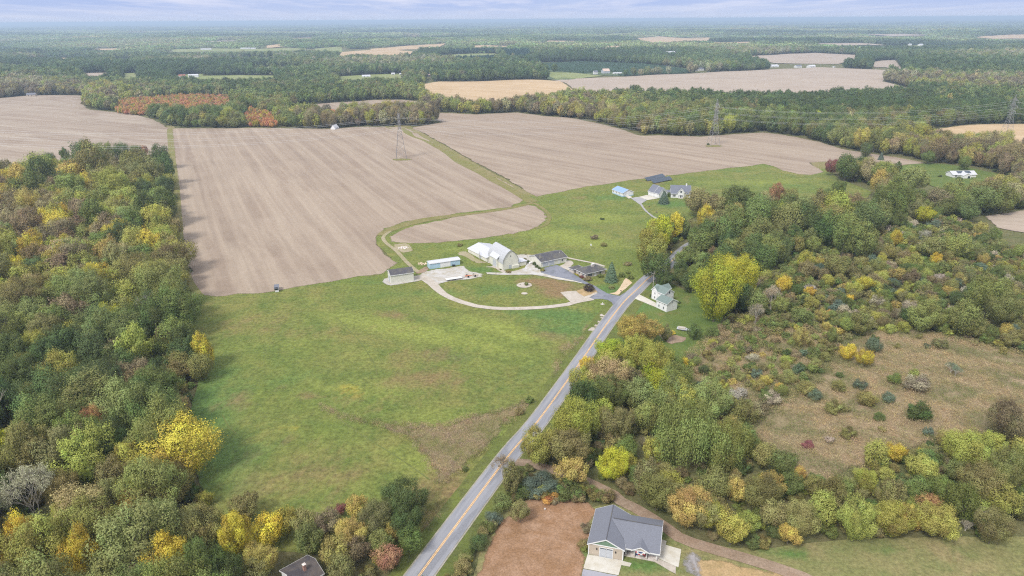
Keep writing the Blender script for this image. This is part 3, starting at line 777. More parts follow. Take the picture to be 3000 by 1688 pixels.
# ------------------------------------------------------------------ buildings
class House:
    def __init__(s, name, label, cat, crop, A, B, C, z=0.0, L=None, W=None, group=None):
        a, b, c = (G(crop, *p, z)[:2] for p in (A, B, C))
        s.L = float(np.linalg.norm(b - a)); u = (b - a) / s.L
        n = np.array([-u[1], u[0]]); w = float((c - a) @ n)
        if L: s.L = L
        b = a + u * s.L
        s.W = W or abs(w)
        s.flip = w < 0
        org = b if s.flip else a
        rz = math.atan2(-u[1], -u[0]) if s.flip else math.atan2(u[1], u[0])
        mid = a + u * s.L / 2 + (n if w > 0 else -n) * s.W / 2
        s.root = empty(name, (org[0], org[1], float(terrain(*mid)) + .1), rz, label, cat, group)
        s.fx = (lambda v: (s.L - v[0], v[1], v[2])) if s.flip else (lambda v: tuple(v))

    def mb(s): return MB(s.fx)

    def body(s, e, r, ridge='x', mat='white', x0=0, x1=None, y0=0, y1=None, name='wall'):
        x1 = s.L if x1 is None else x1; y1 = s.W if y1 is None else y1
        k = s.mb()
        if ridge == 'x':
            ring = [(x0, y0, -.9), (x0, y1, -.9), (x0, y1, e), (x0, (y0 + y1) / 2, r), (x0, y0, e)]
            k.prism(ring, (x1 - x0, 0, 0))
        else:
            ring = [(x0, y0, -.9), (x1, y0, -.9), (x1, y0, e), ((x0 + x1) / 2, y0, r), (x0, y0, e)]
            k.prism(ring, (0, y1 - y0, 0))
        return k.build(name, M[mat], s.root)

    def roof(s, e, r, ridge='x', mat='darkroof', x0=0, x1=None, y0=0, y1=None, oe=.45, og=.35, t=.16, trim='white', name='roof'):
        """two slabs along the ridge, eave overhang oe, gable overhang og, with edge boards"""
        x1 = s.L if x1 is None else x1; y1 = s.W if y1 is None else y1
        if ridge == 'x': a0, a1, c0, c1 = y0, y1, x0 - og, x1 + og
        else: a0, a1, c0, c1 = x0, x1, y0 - og, y1 + og
        mid = (a0 + a1) / 2; sl = (r - e) / (mid - a0)
        lo = e - sl * oe
        P = lambda a, c, z: (c, a, z) if ridge == 'x' else (a, c, z)
        k = s.mb()
        z = .012
        ring = [(a0 - oe, lo + z), (mid, r + z), (a1 + oe, lo + z), (a1 + oe, lo + z + t), (mid, r + z + t), (a0 - oe, lo + z + t)]
        k.prism([P(a, c0, q) for a, q in ring], Vector(P(0, c1 - c0, 0)))
        o = k.build(name, M[mat], s.root)
        if trim:
            k = s.mb(); g = .035
            for cc in (c0 - g, c1 + .003):
                for aa, bb in ((a0 - oe, mid), (a1 + oe, mid)):
                    k.prism([P(aa, cc, lo + z - .12), P(bb, cc, r + z - .12), P(bb, cc, r + z + t + .03), P(aa, cc, lo + z + t + .03)], Vector(P(0, g - .003, 0)))
            for aa in (a0 - oe - g - .003, a1 + oe + .003):
                k.prism([P(aa, c0 - g, lo - .1), P(aa, c1 + g, lo - .1), P(aa, c1 + g, lo + t + .03), P(aa, c0 - g, lo + t + .03)], Vector(P(g, 0, 0)))
            k.build('fascia', M[trim], o)
        return o

    def hip(s, e, r, mat, x0=0, x1=None, y0=0, y1=None, o=.6, name='roof', trim='white'):
        x1 = s.L if x1 is None else x1; y1 = s.W if y1 is None else y1
        k = s.mb(); h = (y1 - y0) / 2
        X0, X1, Y0, Y1 = x0 - o, x1 + o, y0 - o, y1 + o
        b = [(X0, Y0, e), (X1, Y0, e), (X1, Y1, e), (X0, Y1, e)]
        ra = (x0 + min(h, (x1 - x0) / 2 - .1), (y0 + y1) / 2, r); rb = (x1 - min(h, (x1 - x0) / 2 - .1), (y0 + y1) / 2, r)
        k.face([b[0], b[1], rb, ra]); k.face([b[1], b[2], rb]); k.face([b[2], b[3], ra, rb]); k.face([b[3], b[0], ra]); k.face(b[::-1])
        bmesh.ops.remove_doubles(k.bm, verts=k.bm.verts, dist=.001)
        ro = k.build(name, M[mat], s.root)
        k = s.mb(); g = .06
        k.box(X0 - g, X1 + g, Y0 - g, Y0 - .003, e - .16, e + .05); k.box(X0 - g, X1 + g, Y1 + .003, Y1 + g, e - .16, e + .05)
        k.box(X0 - g, X0 - .003, Y0, Y1, e - .16, e + .05); k.box(X1 + .003, X1 + g, Y0, Y1, e - .16, e + .05)
        k.build('gutter', M[trim], ro)
        return ro

    def feat(s, side, at, z0, w, h, mat='glass', name='window', frame='white', fw=.1, d=.05, off=0.0, mull=0):
        """window or door on a wall: side is x0, x1, y0 or y1 (wall plane moved by off)"""
        def P(a, z, dd):
            if side == 'y0': return (a, off - dd, z)
            if side == 'y1': return (a, s.W + off + dd, z)
            if side == 'x0': return (off - dd, a, z)
            return (s.L + off + dd, a, z)
        def slab(k, a0, a1, q0, q1, d0, d1):
            ring = [P(a0, q0, d0), P(a1, q0, d0), P(a1, q1, d0), P(a0, q1, d0)]
            k.prism(ring, Vector(P(a0, q0, d1)) - Vector(P(a0, q0, d0)))
        k = s.mb(); slab(k, at - w / 2, at + w / 2, z0, z0 + h, .003, d)
        o = k.build(name, M[mat], s.root)
        if frame:
            k = s.mb(); e = d + .03
            slab(k, at - w / 2 - fw, at - w / 2, z0 - fw, z0 + h + fw, .004, e); slab(k, at + w / 2, at + w / 2 + fw, z0 - fw, z0 + h + fw, .004, e)
            slab(k, at - w / 2, at + w / 2, z0 + h, z0 + h + fw, .004, e); slab(k, at - w / 2, at + w / 2, z0 - fw, z0, .004, e)
            for i in range(mull):
                c = at - w / 2 + w * (i + 1) / (mull + 1); slab(k, c - .04, c + .04, z0, z0 + h, d + .001, e)
            k.build('frame', M[frame], o)
        return o

    def part(s, name, mat, fn, parent=None):
        k = s.mb(); fn(k)
        return k.build(name, M[mat], parent or s.root)


# small shed with a dark roof at the field corner
h = House('equipment_shed', 'cream shed with dark shingle roof and grey end door at the ploughed field corner', 'shed', 'F1', (285, 745), (570, 705), (225, 690))
h.body(4.6, 6.3, 'x', 'cream'); h.roof(4.6, 6.3, 'x', 'darkroof', oe=.3, og=.25)
h.feat('x0', 3.4, 0, 3.6, 3.6, 'greydoor', 'door')
# long blue machine shed
h = House('machine_shed', 'long pale blue shed with flat white roof and white sliding doors', 'shed', 'F1', (770, 560), (1150, 500), (730, 528))
h.body(3.05, 3.5, 'x', 'blue'); h.roof(3.05, 3.5, 'x', 'whitemetal', oe=.3, og=.2)
h.feat('y0', 7.1, .1, 2.7, 2.8, 'white', 'door', 'white', .05); h.feat('y0', 9.9, .1, 2.7, 2.8, 'white', 'door', 'white', .05)
# arch-roofed barn
h = House('arch_barn', 'tall white barn with a rounded gothic arch roof', 'barn', 'F5', (1285, 1090), (1725, 1000), (1130, 970))
Wd = h.L; Dp = 15.9; h.W = Dp
half = [(0, 3.5), (.12, 4.3), (.42, 5.4), (.95, 6.5), (1.7, 7.6), (2.6, 8.6), (3.6, 9.4), (Wd / 2, 10.0)]
prof = half + [(Wd - a, z) for a, z in half[-2::-1]]
h.part('wall', 'cream', lambda k: k.prism([(0, 0, -.9)] + [(a, 0, z) for a, z in prof] + [(Wd, 0, -.9)], (0, Dp, 0)))
def archroof(k):
    outer = [(a + (-.22 if a < Wd / 2 - .1 else .22 if a > Wd / 2 + .1 else 0), z + (.12 if 0.3 < a < Wd - .3 else -.1)) for a, z in prof]
    inner = [(a + (-.01 if a < Wd / 2 - .1 else .01 if a > Wd / 2 + .1 else 0), z + .01) for a, z in prof]
    for (o0, o1, i0, i1) in zip(outer, outer[1:], inner, inner[1:]):
        k.prism([(o0[0], -.3, o0[1]), (o1[0], -.3, o1[1]), (i1[0], -.3, i1[1]), (i0[0], -.3, i0[1])], (0, Dp + .6, 0))
ro = h.part('roof', 'shadedmetal', archroof)
h.part('arch_trim', 'steel', lambda k: [k.bar((a0 - .1 if a0 < Wd / 2 else a0 + .1, -.36, z0 + .1), (a1 - .1 if a1 < Wd / 2 else a1 + .1, -.36, z1 + .1), .07) for (a0, z0), (a1, z1) in zip(prof, prof[1:])], ro)
dm = h.part('dormer', 'cream', lambda k: k.box(-.9, 1.2, 4.6, 12.0, -.6, 4.7))
h.part('dormer_roof', 'palemetal', lambda k: k.prism([(-1.3, 4.2, 4.62), (-1.3, 4.2, 4.8), (1.9, 4.2, 7.75), (2.1, 4.2, 7.6)], (0, 8.2, 0)), dm)
h.feat('x0', 7.2, .1, 4.0, 3.7, 'greydoor', 'door', 'cream', .15, .07, -.9)
h.feat('y0', 4.3, .05, 1.7, 2.1, 'greydoor', 'door', 'cream', .08)
h.feat('y0', Wd / 2, 6.6, .5, .6, 'glass', 'window', 'cream', .08)
wg = h.part('side_wing', 'cream', lambda k: k.box(Wd + .24, Wd + 5.2, .6, 5.6, -.6, 2.35))
h.part('wing_roof', 'whitemetal', lambda k: k.box(Wd + .24, Wd + 5.5, .3, 5.9, 2.36, 2.56), wg)
h.part('front_lean_to', 'cream', lambda k: k.prism([(5.4, -.7, -.6), (Wd + .2, -.7, -.6), (Wd + .2, -.7, 1.7), (5.4, -.7, 1.7)], (0, .69, 0)))
# low barn behind it
h = House('low_barn', 'long low white metal barn joined to the back of the arch barn', 'barn', 'F5', (830, 860), (305, 580), (1100, 750), W=14)
h.body(2.3, 4.2, 'x', 'cream'); h.roof(2.3, 4.2, 'x', 'whitemetal', oe=.35, og=.3)
for xx in (5.6, 6.9): h.feat('y0', xx, .6, .9, 1.2, 'greydoor', 'window', 'white', .08)
h.feat('y0', 8.3, 0, 1.0, 2.0, 'cream', 'door', 'greydoor', .08)
# garage by the ranch house
h = House('garage', 'cream three bay garage with dark mossy gable roof beside the asphalt drive', 'garage', 'F2', (390, 485), (735, 410), (230, 400))
h.body(3.1, 4.9, 'x', 'cream'); h.roof(3.1, 4.9, 'x', 'darkroof', oe=.45, og=.3)
h.feat('y0', 2.9, .05, 3.5, 2.5, 'greydoor', 'garage_door', 'white', .12); h.feat('y0', 6.7, .05, 3.0, 2.5, 'greydoor', 'garage_door', 'white', .12)
h.feat('y0', 11.3, .05, 1.0, 2.1, 'white', 'door', 'greydoor', .08); h.feat('y0', 13.5, 1.2, 1.0, 1.0, 'glass')
h.part('vent_pipe', 'white', lambda k: k.bar((14.2, 3.6, 4.0), (14.2, 3.6, 5.1), .09))
# ranch house with hip roof
h = House('ranch_house', 'single storey tan ranch house with dark hip roof and broad stone chimney', 'house', 'F7', (1672, 785), (2290, 640), (1360, 645), z=2.5)
L_, W_ = h.L, h.W
h.part('wall', 'stone', lambda k: k.box(0, L_, 0, W_, -.9, 2.52))
h.hip(2.55, 4.45, 'darkroof')
h.part('back_wing', 'stone', lambda k: k.box(-1.2, 4.6, W_ + .62, W_ + 4.2, -.9, 2.4))
h.hip(2.42, 3.5, 'darkroof', -1.2, 4.6, W_ + .8, W_ + 4.2, .5, 'wing_roof')
ch = h.part('chimney', 'stone', lambda k: k.box(6.1, 7.7, W_ / 2 - 1.0, W_ / 2 - .1, 3.2, 5.3))
h.part('chimney_cap', 'white', lambda k: k.box(6.0, 7.8, W_ / 2 - 1.1, W_ / 2, 5.303, 5.45), ch)
h.feat('y0', 2.6, .7, 2.6, 1.2, 'glass', 'window', 'greydoor', .1, .05, 0, 2); h.feat('y0', 6.2, 0, .95, 2.05, 'white', 'door', 'white'); h.feat('y0', 9.3, .8, 1.3, 1.1, 'glass', 'window', 'white', .1)
h.feat('x0', 2.0, .9, 1.0, 1.0, 'glass'); h.feat('x0', 5.2, .9, .9, 1.0, 'glass')
# white farmhouse with green roofs
h = House('farmhouse', 'white two storey farmhouse with green shingle roofs across the road', 'house', 'F6', (950, 1265), (1355, 1145), (540, 1080))
h.body(3.9, 5.5, 'y', 'white'); h.roof(3.9, 5.5, 'y', 'greenroof', oe=.35, og=.3)
h.body(4.7, 6.5, 'y', 'white', 5.75, 11.4, 7.5, 15.2, 'rear_wall'); h.roof(4.7, 6.5, 'y', 'greenroof', 5.75, 11.4, 7.5, 15.2, .3, .3, name='rear_roof')
h.body(4.65, 6.3, 'x', 'white', 5.5, 13.6, 11.6, 15.4, 'cross_wall'); h.roof(4.65, 6.3, 'x', 'greenroof', 5.5, 13.6, 11.6, 15.4, .25, .3, name='cross_roof')
h.part('link', 'white', lambda k: k.box(4.6, 6.25, 6.52, 9.0, -.6, 2.9))
h.part('porch_roof', 'greenroof', lambda k: k.prism([(4.3, 7.2, 2.5), (5.7, 7.2, 3.0), (5.7, 7.2, 3.15), (4.3, 7.2, 2.65)], (0, 2.4, 0)))
for a, z0, w, hh in ((1.9, 1.0, .55, 1.1), (4.7, 1.0, .55, 1.1), (1.4, 3.0, .35, .45), (4.6, 3.0, .35, .45)): h.feat('x0', a, z0, w, hh)
h.feat('y0', 3.15, 3.9, .5, .6)
h.feat('x0', 13.3, 2.9, .5, .9, off=5.5); h.feat('x0', 13.3, .9, .5, 1.0, off=5.5); h.feat('x0', 10.3, 3.6, .35, .4, off=5.75); h.feat('x0', 8.9, 3.6, .35, .4, off=5.75)
h.feat('y0', 8.6, 4.5, .9, 1.1, off=7.5); h.feat('y0', 10.4, 2.3, .4, .6, off=7.5)
# upper group
h = House('pole_barn', 'white pole barn with light blue metal roof and blue skirting', 'shed', 'F3', (540, 765), (345, 690), (730, 730))
h.body(3.0, 4.9, 'x', 'white'); h.roof(3.0, 4.9, 'x', 'bluemetal', oe=.35, og=.3)
h.part('skirting', 'blue', lambda k: (k.box(-.06, -.004, -.06, h.W + .06, -.6, .9), k.box(-.06, h.L + .06, -.06, -.004, -.6, .9)))
h.feat('x0', 3.9, 0, 3.2, 2.5, 'white', 'garage_door', 'greydoor', .08, .1)
for xx in (3.5, 8, 11.5): h.feat('y0', xx, 1.3, .7, .9)
h = House('double_garage', 'white garage with two stepped grey gables beside the grey cape house', 'garage', 'F3', (1220, 785), (1025, 725), (1380, 760), W=8.4)
h.body(3.3, 7.0, 'x', 'white', 0, 4.7); h.roof(3.3, 7.0, 'x', 'blueroof', 0, 4.7, oe=.35, og=.25)
h.body(3.3, 7.5, 'x', 'white', 4.7, None, -.25, h.W + .25, 'tall_wall'); h.roof(3.3, 7.5, 'x', 'blueroof', 5.05, None, -.25, h.W + .25, .35, .3, name='tall_roof')
h.feat('y0', 2.4, .05, 2.7, 2.4, 'white', 'garage_door', 'greydoor', .06); h.feat('y0', 6.2, .05, 2.4, 2.4, 'white', 'garage_door', 'greydoor', .06, off=-.25); h.feat('y0', 9.2, .05, 2.4, 2.4, 'white', 'garage_door', 'greydoor', .06, off=-.25)
h.feat('x0', 4.2, 4.2, .8, 1.0)
h = House('cape_house', 'white cape cod house with steep grey roof and central gable', 'house', 'F3', (1450, 775), (1820, 785), (1450, 740), W=9)
h.body(3.4, 8.2, 'x', 'white'); h.roof(3.4, 8.2, 'x', 'blueroof', oe=.4, og=.3)
h.body(4.4, 7.2, 'y', 'white', 4.5, 9.2, -.5, 3.6, 'gable_wall'); h.roof(4.4, 7.2, 'y', 'blueroof', 4.5, 9.2, -.5, 3.9, .35, .3, name='gable_roof')
for xx in (2.2, 11.4):
    h.feat('y0', xx, 1.0, 1.0, 1.4, mull=1)
    for q in (-.85, .85): h.feat('y0', xx + q, 1.0, .35, 1.4, 'black', 'shutter', None)
h.feat('y0', 6.85, 0.2, 1.0, 2.1, 'glass', 'door', 'white', .1, .05, -.5)
for q in (-1.3, 1.3): h.feat('y0', 6.85 + q, .6, .45, 1.7, 'glass', 'window', 'white', .08, .05, -.5)
h.feat('y0', 6.85, 3.9, 1.2, 1.5, 'glass', 'window', 'white', .12, .05, -.5, 1)
h.part('chimney', 'white', lambda k: k.box(10.3, 11.2, 4.0, 5.0, 7.2, 9.4))
h.part('step', 'rock', lambda k: k.box(5.2, 8.5, -2.0, -.51, -.6, .35))
h.part('breezeway', 'greydoor', lambda k: k.box(-4.2, -.02, 4.5, 7.5, -.6, 3.0)); h.part('breezeway_roof', 'blueroof', lambda k: k.prism([(-4.4, 4.0, 3.02), (-4.4, 6.0, 4.4), (-4.4, 8.0, 3.02)], (4.36, 0, 0)))

# the tan house in the foreground
h = House('cottage', 'tan sided new house with grey roof, green gable and flag bunting porch', 'house', 'F4', (465, 1035), (1030, 1145), (600, 800), W=12.4, L=8.3)
h.body(3.4, 5.5, 'y', 'tan'); gr = h.roof(3.4, 5.5, 'y', 'greyroof', oe=.3, og=.3)
h.part('ridge_cap', 'darkroof', lambda k: k.box(4.05, 4.25, -.3, 12.7, 5.66, 5.71), gr)
h.part('gable_siding', 'sage', lambda k: k.prism([(.55, -.045, 3.62), (7.75, -.045, 3.62), (4.15, -.045, 5.40)], (0, .04, 0)))
h.part('gable_band', 'white', lambda k: k.box(0.02, 8.28, -.08, -.004, 3.36, 3.60))
def corner(k):
    for x in (.09, 8.21): k.box(x - .1, x + .1, -.05, -.004, -.3, 3.35)
    k.box(-.05, -.004, .0, .2, -.3, 3.3); k.box(8.304, 8.35, .0, .2, -.3, 3.3); k.box(.2, 8.1, -.05, -.004, -.3, .12)
h.part('corner_board', 'white', corner)
for q in (3.45, 5.05): h.feat('y0', q, .12, 1.45, 2.75, 'greydoor', 'barn_door', 'white', .12, .06)
for q in (3.45, 5.05): h.feat('y0', q, 2.55, 1.4, .22, 'glass', 'transom', None, d=.075)
for q in (2.0, 6.5): h.part('wall_lamp', 'black', lambda k: k.box(q - .12, q + .12, -.25, -.004, 2.1, 2.5))
h.feat('x0', 3.5, 1.1, 1.0, 1.3)
# main wing
X0, X1 = 8.3, 16.2
h.part('main_wall', 'tan', lambda k: k.prism([(X0 + .004, 3.7, -.9), (X0 + .004, 12.0, -.9), (X0 + .004, 12.0, 3.45), (X0 + .004, 7.6, 5.45), (X0 + .004, 3.7, 3.75)], (X1 - X0, 0, 0)))
def mainroof(k):
    k.prism([(6.6, 1.0, 2.86), (6.6, 7.6, 5.62), (6.6, 7.6, 5.80), (6.6, 1.0, 3.04)], (X1 + .45 - 6.6, 0, 0)) if False else None
    z = .17
    # front slope runs over the porch and is cut along the valley against the garage roof
    A = [(X0 + .32, 1.0, 2.9), (X1 + .45, 1.0, 2.9), (X1 + .45, 7.6, 5.66), (4.3, 7.6, 5.48), (8.0, 3.1, 3.72)]
    k.prism(A, (0, 0, z))
    B = [(X1 + .45, 7.602, 5.66), (X1 + .45, 12.4, 3.5), (8.0, 12.4, 3.5), (4.3, 7.602, 5.48)]
    k.prism(B, (0, 0, z))
mr = h.part('main_roof', 'greyroof', mainroof)
h.part('main_ridge_cap', 'darkroof', lambda k: k.box(4.8, X1 + .4, 7.48, 7.70, 5.80, 5.86), mr)
def rake(k):
    k.prism([(X1 + .453, .9, 2.78), (X1 + .453, 7.6, 5.52), (X1 + .453, 7.6, 5.88), (X1 + .453, .9, 3.1)], (.06, 0, 0))
    k.prism([(X1 + .453, 7.603, 5.52), (X1 + .453, 12.4, 3.4), (X1 + .453, 12.4, 3.7), (X1 + .453, 7.603, 5.88)], (.06, 0, 0))
    k.box(X0 + .32, X1 + .45, .93, .997, 2.8, 3.1)
h.part('main_fascia', 'white', rake, mr)
h.part('porch_floor', 'concrete_' if False else 'rock', lambda k: k.box(X0 + .06, X1 + .2, 1.7, 3.69, -.6, .16))
h.part('porch_wall_trim', 'white', lambda k: k.box(X0 + .06, X1, 3.60, 3.697, .16, .4))
for q in (8.75, 10.7, 13.6, 15.9):
    p = h.part('porch_post', 'white', lambda k: k.box(q - .11, q + .11, 1.85, 2.07, .5, 2.95))
    h.part('post_base', 'stone', lambda k: k.box(q - .22, q + .22, 1.74, 2.18, .162, .75), p)
h.part('porch_beam', 'white', lambda k: k.box(X0 + .1, X1 + .3, 1.84, 2.08, 2.952, 3.2))
pg = h.part('porch_gable', 'tan', lambda k: k.prism([(10.5, 1.0, 3.1), (13.9, 1.0, 3.1), (12.2, 1.0, 4.05)], (0, 1.2, 0)))
h.part('porch_gable_roof', 'greyroof', lambda k: (k.prism([(10.1, .7, 2.98), (12.2, .7, 4.17), (12.2, .7, 4.32), (10.1, .7, 3.13)], (0, 4.2, 0)), k.prism([(12.203, .7, 4.17), (14.3, .7, 2.98), (14.3, .7, 3.13), (12.203, .7, 4.32)], (0, 4.2, 0))), pg)
h.part('porch_gable_trim', 'white', lambda k: (k.prism([(10.0, .62, 2.9), (12.2, .62, 4.12), (12.2, .62, 4.36), (10.0, .62, 3.14)], (0, .075, 0)), k.prism([(12.203, .62, 4.12), (14.4, .62, 2.9), (14.4, .62, 3.14), (12.203, .62, 4.36)], (0, .075, 0))), pg)
def fan(r0, r1, y, segs):
    def f(k):
        for a0, a1 in segs:
            st = [a0 + (a1 - a0) * i / 5 for i in range(6)]
            ring = [(12.2 + r1 * math.cos(a), y, 2.95 + r1 * math.sin(a) * .8) for a in st] + [(12.2 + r0 * math.cos(a), y, 2.95 + r0 * math.sin(a) * .8) for a in st[::-1]]
            k.prism(ring, (0, .03, 0))
    return f
full = [(math.pi + math.pi * i / 6, math.pi + math.pi * (i + 1) / 6) for i in range(6)]
bt = h.part('bunting', 'white', fan(.55, .85, .80, [(math.pi, 2 * math.pi)]))
h.part('bunting_centre', 'navy', fan(.02, .548, .80, [(math.pi, 2 * math.pi)]), bt)
for i, sg in enumerate(full): h.part('bunting_band', ('redcloth', 'white')[i % 2], fan(.852, 1.15, .80, [sg]), bt)
h.feat('y0', 12.2, .2, 1.0, 2.1, 'sage', 'door', 'white', .1, .05, 3.7)
for q in (9.7, 14.6): h.feat('y0', q, .9, 1.2, 1.3, 'glass', 'window', 'white', .1, .05, 3.7)
h.part('vent_pipe', 'white', lambda k: k.bar((8.0, 10.6, 3.4), (8.0, 10.6, 4.1), .07))
h.part('planter', 'navy', lambda k: k.box(11.0, 11.6, 2.6, 3.1, .165, .7)); h.part('planter', 'redcloth', lambda k: k.box(13.1, 13.5, 2.6, 3.0, .165, .8))

# dark-roofed house at the bottom edge
h = House('old_house', 'old white house with worn dark roof and brick chimney among trees', 'house', 'F0', (1500, 330), (900, 665), (1975, 805), z=3.6, L=6.4, W=7.2)
h.body(3.55, 5.0, 'x', 'white'); h.roof(3.55, 5.0, 'x', 'oldroof', oe=.35, og=.3)
ch = h.part('chimney', 'brick', lambda k: k.box(2.6, 3.2, 4.4, 5.0, 4.2, 6.3)); h.part('chimney_cap', 'rock', lambda k: k.box(2.52, 3.28, 4.32, 5.08, 6.303, 6.42), ch)
h.feat('x1', 3.6, 1.0, .9, 1.3)

# house with solar roof on the right
h = House('solar_house', 'low white house with solar panels on its pale roof', 'house', 'H', (720, 450), (1700, 440), (800, 330), W=9)
h.body(2.6, 4.6, 'x', 'white'); ro = h.roof(2.6, 4.6, 'x', 'palemetal', oe=.5, og=.4)
for a, b in ((4.5, 9.5), (11.0, 15.5)):
    h.part('solar_panel', 'solar', lambda k: k.prism([(a, 1.2, 3.34), (b, 1.2, 3.34), (b, 4.0, 4.58), (a, 4.0, 4.58)], (0, -.04, .09)), ro)
h.body(2.6, 4.2, 'y', 'white', 6.0, 12, -4, 0, 'wing_wall'); h.roof(2.6, 4.2, 'y', 'palemetal', 6, 12, -4, 2.5, .3, .3, name='wing_roof')
h.feat('y0', 10.4, .1, 2.0, 2.0, 'glass', 'garage_door', 'white', .1, .05, -4); h.feat('y0', 2.5, .9, 1.4, 1.2)

# solar arrays behind the upper houses
for i, (pa, pb, lab) in enumerate((((1010, 470), (1350, 400), 'longer rear ground solar array at the field edge'), ((1130, 515), (1480, 450), 'front ground solar array behind the double garage'))):
    h = House('solar_array', lab, 'solar panels', 'F3', pa, pb, (1100, 380), W=4.5, group='ground solar arrays')
    L_ = h.L
    h.part('panel', 'solar', lambda k: (k.prism([(0, 0, .9), (L_, 0, .9), (L_, 1.6, 1.75), (0, 1.6, 1.75)], (0, -.03, .08)), k.prism([(0, 1.75, 1.83), (L_, 1.75, 1.83), (L_, 3.4, 2.7), (0, 3.4, 2.7)], (0, -.03, .08))))
    h.part('frame', 'steel', lambda k: (k.bar((-.2, -.05, .86), (L_ + .2, -.05, .86), .06), k.bar((-.2, 1.68, 1.76), (L_ + .2, 1.68, 1.76), .07), k.bar((-.2, 3.45, 2.7), (L_ + .2, 3.45, 2.7), .06)))
    for t in np.linspace(.06, .94, 5):
        h.part('post', 'steel', lambda k: k.bar((L_ * t, 1.7, -.6), (L_ * t, 1.7, 1.72), .08))

# far farm buildings
FARH = []
def far_house(crop, x, y, wpx, label, wall='white', roof='greyroof', rat=.7, e=3.2, r=5.2, ang=0.3, name='farm_building', cat='house', group=None):
    p = G(crop, x, y); FARH.append((p[0], p[1], wpx / CR[crop][2] / FOC * zc_of(p))); L_ = wpx / CR[crop][2] / FOC * zc_of(p); Wd = max(5, L_ * rat)
    u = np.array([math.cos(ang), math.sin(ang)])
    h = House.__new__(House)
    h.L, h.W, h.flip, h.fx = L_, Wd, False, (lambda v: tuple(v))
    o = p[:2] - u * L_ / 2
    h.root = empty(name, (o[0], o[1], float(terrain(*p[:2])) + .2), ang, label, cat, group)
    h.body(e, r, 'x', wall); h.roof(e, r, 'x', roof, oe=.3, og=.3, trim=None)
    for q in (.25, .6): h.feat('y0', L_ * q, 1, 1.2, 1.4, 'glass', 'window', None)
    return h

far_house('U0', 1375, 588, 45, 'small white house with red roof in the woods beyond the orange saplings', roof='redroof', e=4, r=7)
far_house('U0', 1460, 588, 70, 'white farm building right of the red roofed house', roof='palemetal', e=5, r=7.5, cat='barn')
far_house('U0', 235, 732, 60, 'grey roofed house at the far edge of the left field', wall='tan', roof='greyroof', e=3.5, r=6)
far_house('U0', 1745, 358, 40, 'pale green roofed barn in the far left pasture', roof='bluemetal', e=7, r=11, cat='barn')
for i, (x, y, w, q) in enumerate(((1555, 380, 75, 'long low white barn in the far left pasture'), (1835, 374, 36, 'first of three white far sheds, the left one'), (1872, 374, 36, 'middle one of three white far sheds in a row'), (1912, 374, 34, 'right one of three white far sheds in a row'))):
    far_house('U0', x, y, w, q, roof='whitemetal', e=5, r=7, rat=.4, cat='shed')
far_house('U1', 190, 585, 60, 'white roofed house half hidden left of the golden field', roof='whitemetal')
far_house('U1', 392, 568, 26, 'left of two small white sheds behind the golden field trees', roof='whitemetal', cat='shed'); far_house('U1', 452, 570, 22, 'right of two small white sheds behind the golden field trees', roof='whitemetal', cat='shed')
far_house('U1', 660, 578, 34, 'small tan roofed house behind trees by the golden field', wall='tan', roof='tanroof')
far_house('U1', 1921, 565, 30, 'white two storey house beside the orchard barn', e=6, r=9)
far_house('U1', 2003, 557, 52, 'large grey barn with pinkish roof beside the orchard', wall='greydoor', roof='tanroof', e=6, r=11, rat=.9, cat='barn')
far_house('U1', 2085, 560, 70, 'long white greenhouse beside the orchard barn', roof='whitemetal', e=2.5, r=3.6, rat=.2, cat='greenhouse', name='greenhouse')
far_house('U1', 2485, 407, 80, 'long white barn roof above the far wood', roof='whitemetal', e=5, r=8, rat=.3, cat='barn')
far_house('U1', 522, 442, 22, 'tiny white barn left of the dark pine wood', roof='whitemetal', cat='barn'); far_house('U1', 42, 345, 40, 'pale green farm roof by the far brown fields', roof='bluemetal', wall='greydoor', e=6, r=9, cat='barn')
for x, y, w, q, rf in ((655, 478, 60, 'white house left of the tree row on the far field edge', 'whitemetal'), (825, 480, 44, 'left of two white houses under the far field tree row', 'greyroof'), (920, 480, 50, 'right of two white houses under the far field tree row', 'whitemetal'), (130, 500, 50, 'dark roofed cottage at the left end of the far field', 'blueroof')):
    far_house('U2', x, y, w, q, roof=rf, e=4, r=6.5)
far_house('U2', 1612, 326, 24, 'left of two white barn roofs in the far right woods', roof='whitemetal', e=6, r=9, cat='barn'); far_house('U2', 1690, 327, 30, 'right of two white barn roofs in the far right woods', roof='whitemetal', e=6, r=9, cat='barn')
far_house('M', 848, 326, 18, 'small white house against the wood behind the ploughed field', e=1.6, r=5.2, ang=1.25, roof='whitemetal')
far_house('U2', 1075, 478, 14, 'white trailer at the far field tree row', roof='whitemetal', e=2.4, r=2.8, cat='trailer', name='trailer')
far_house('U2', 822, 858, 22, 'small white shed glimpsed between the yellow trees', roof='whitemetal', e=3, r=4.6, cat='shed')
h = far_house('M', 697, 736, 9, 'tiny white hut on the edge between meadow and ploughed field', roof='greyroof', e=1.9, r=2.3, cat='hut', name='field_hut')

# ------------------------------------------------------------------ pylons and wires
def bars(name, segs, r, mat, parent):
    k = MB()
    for a, b in segs: k.bar(a, b, r, n=4)
    return k.build(name, mat, parent)

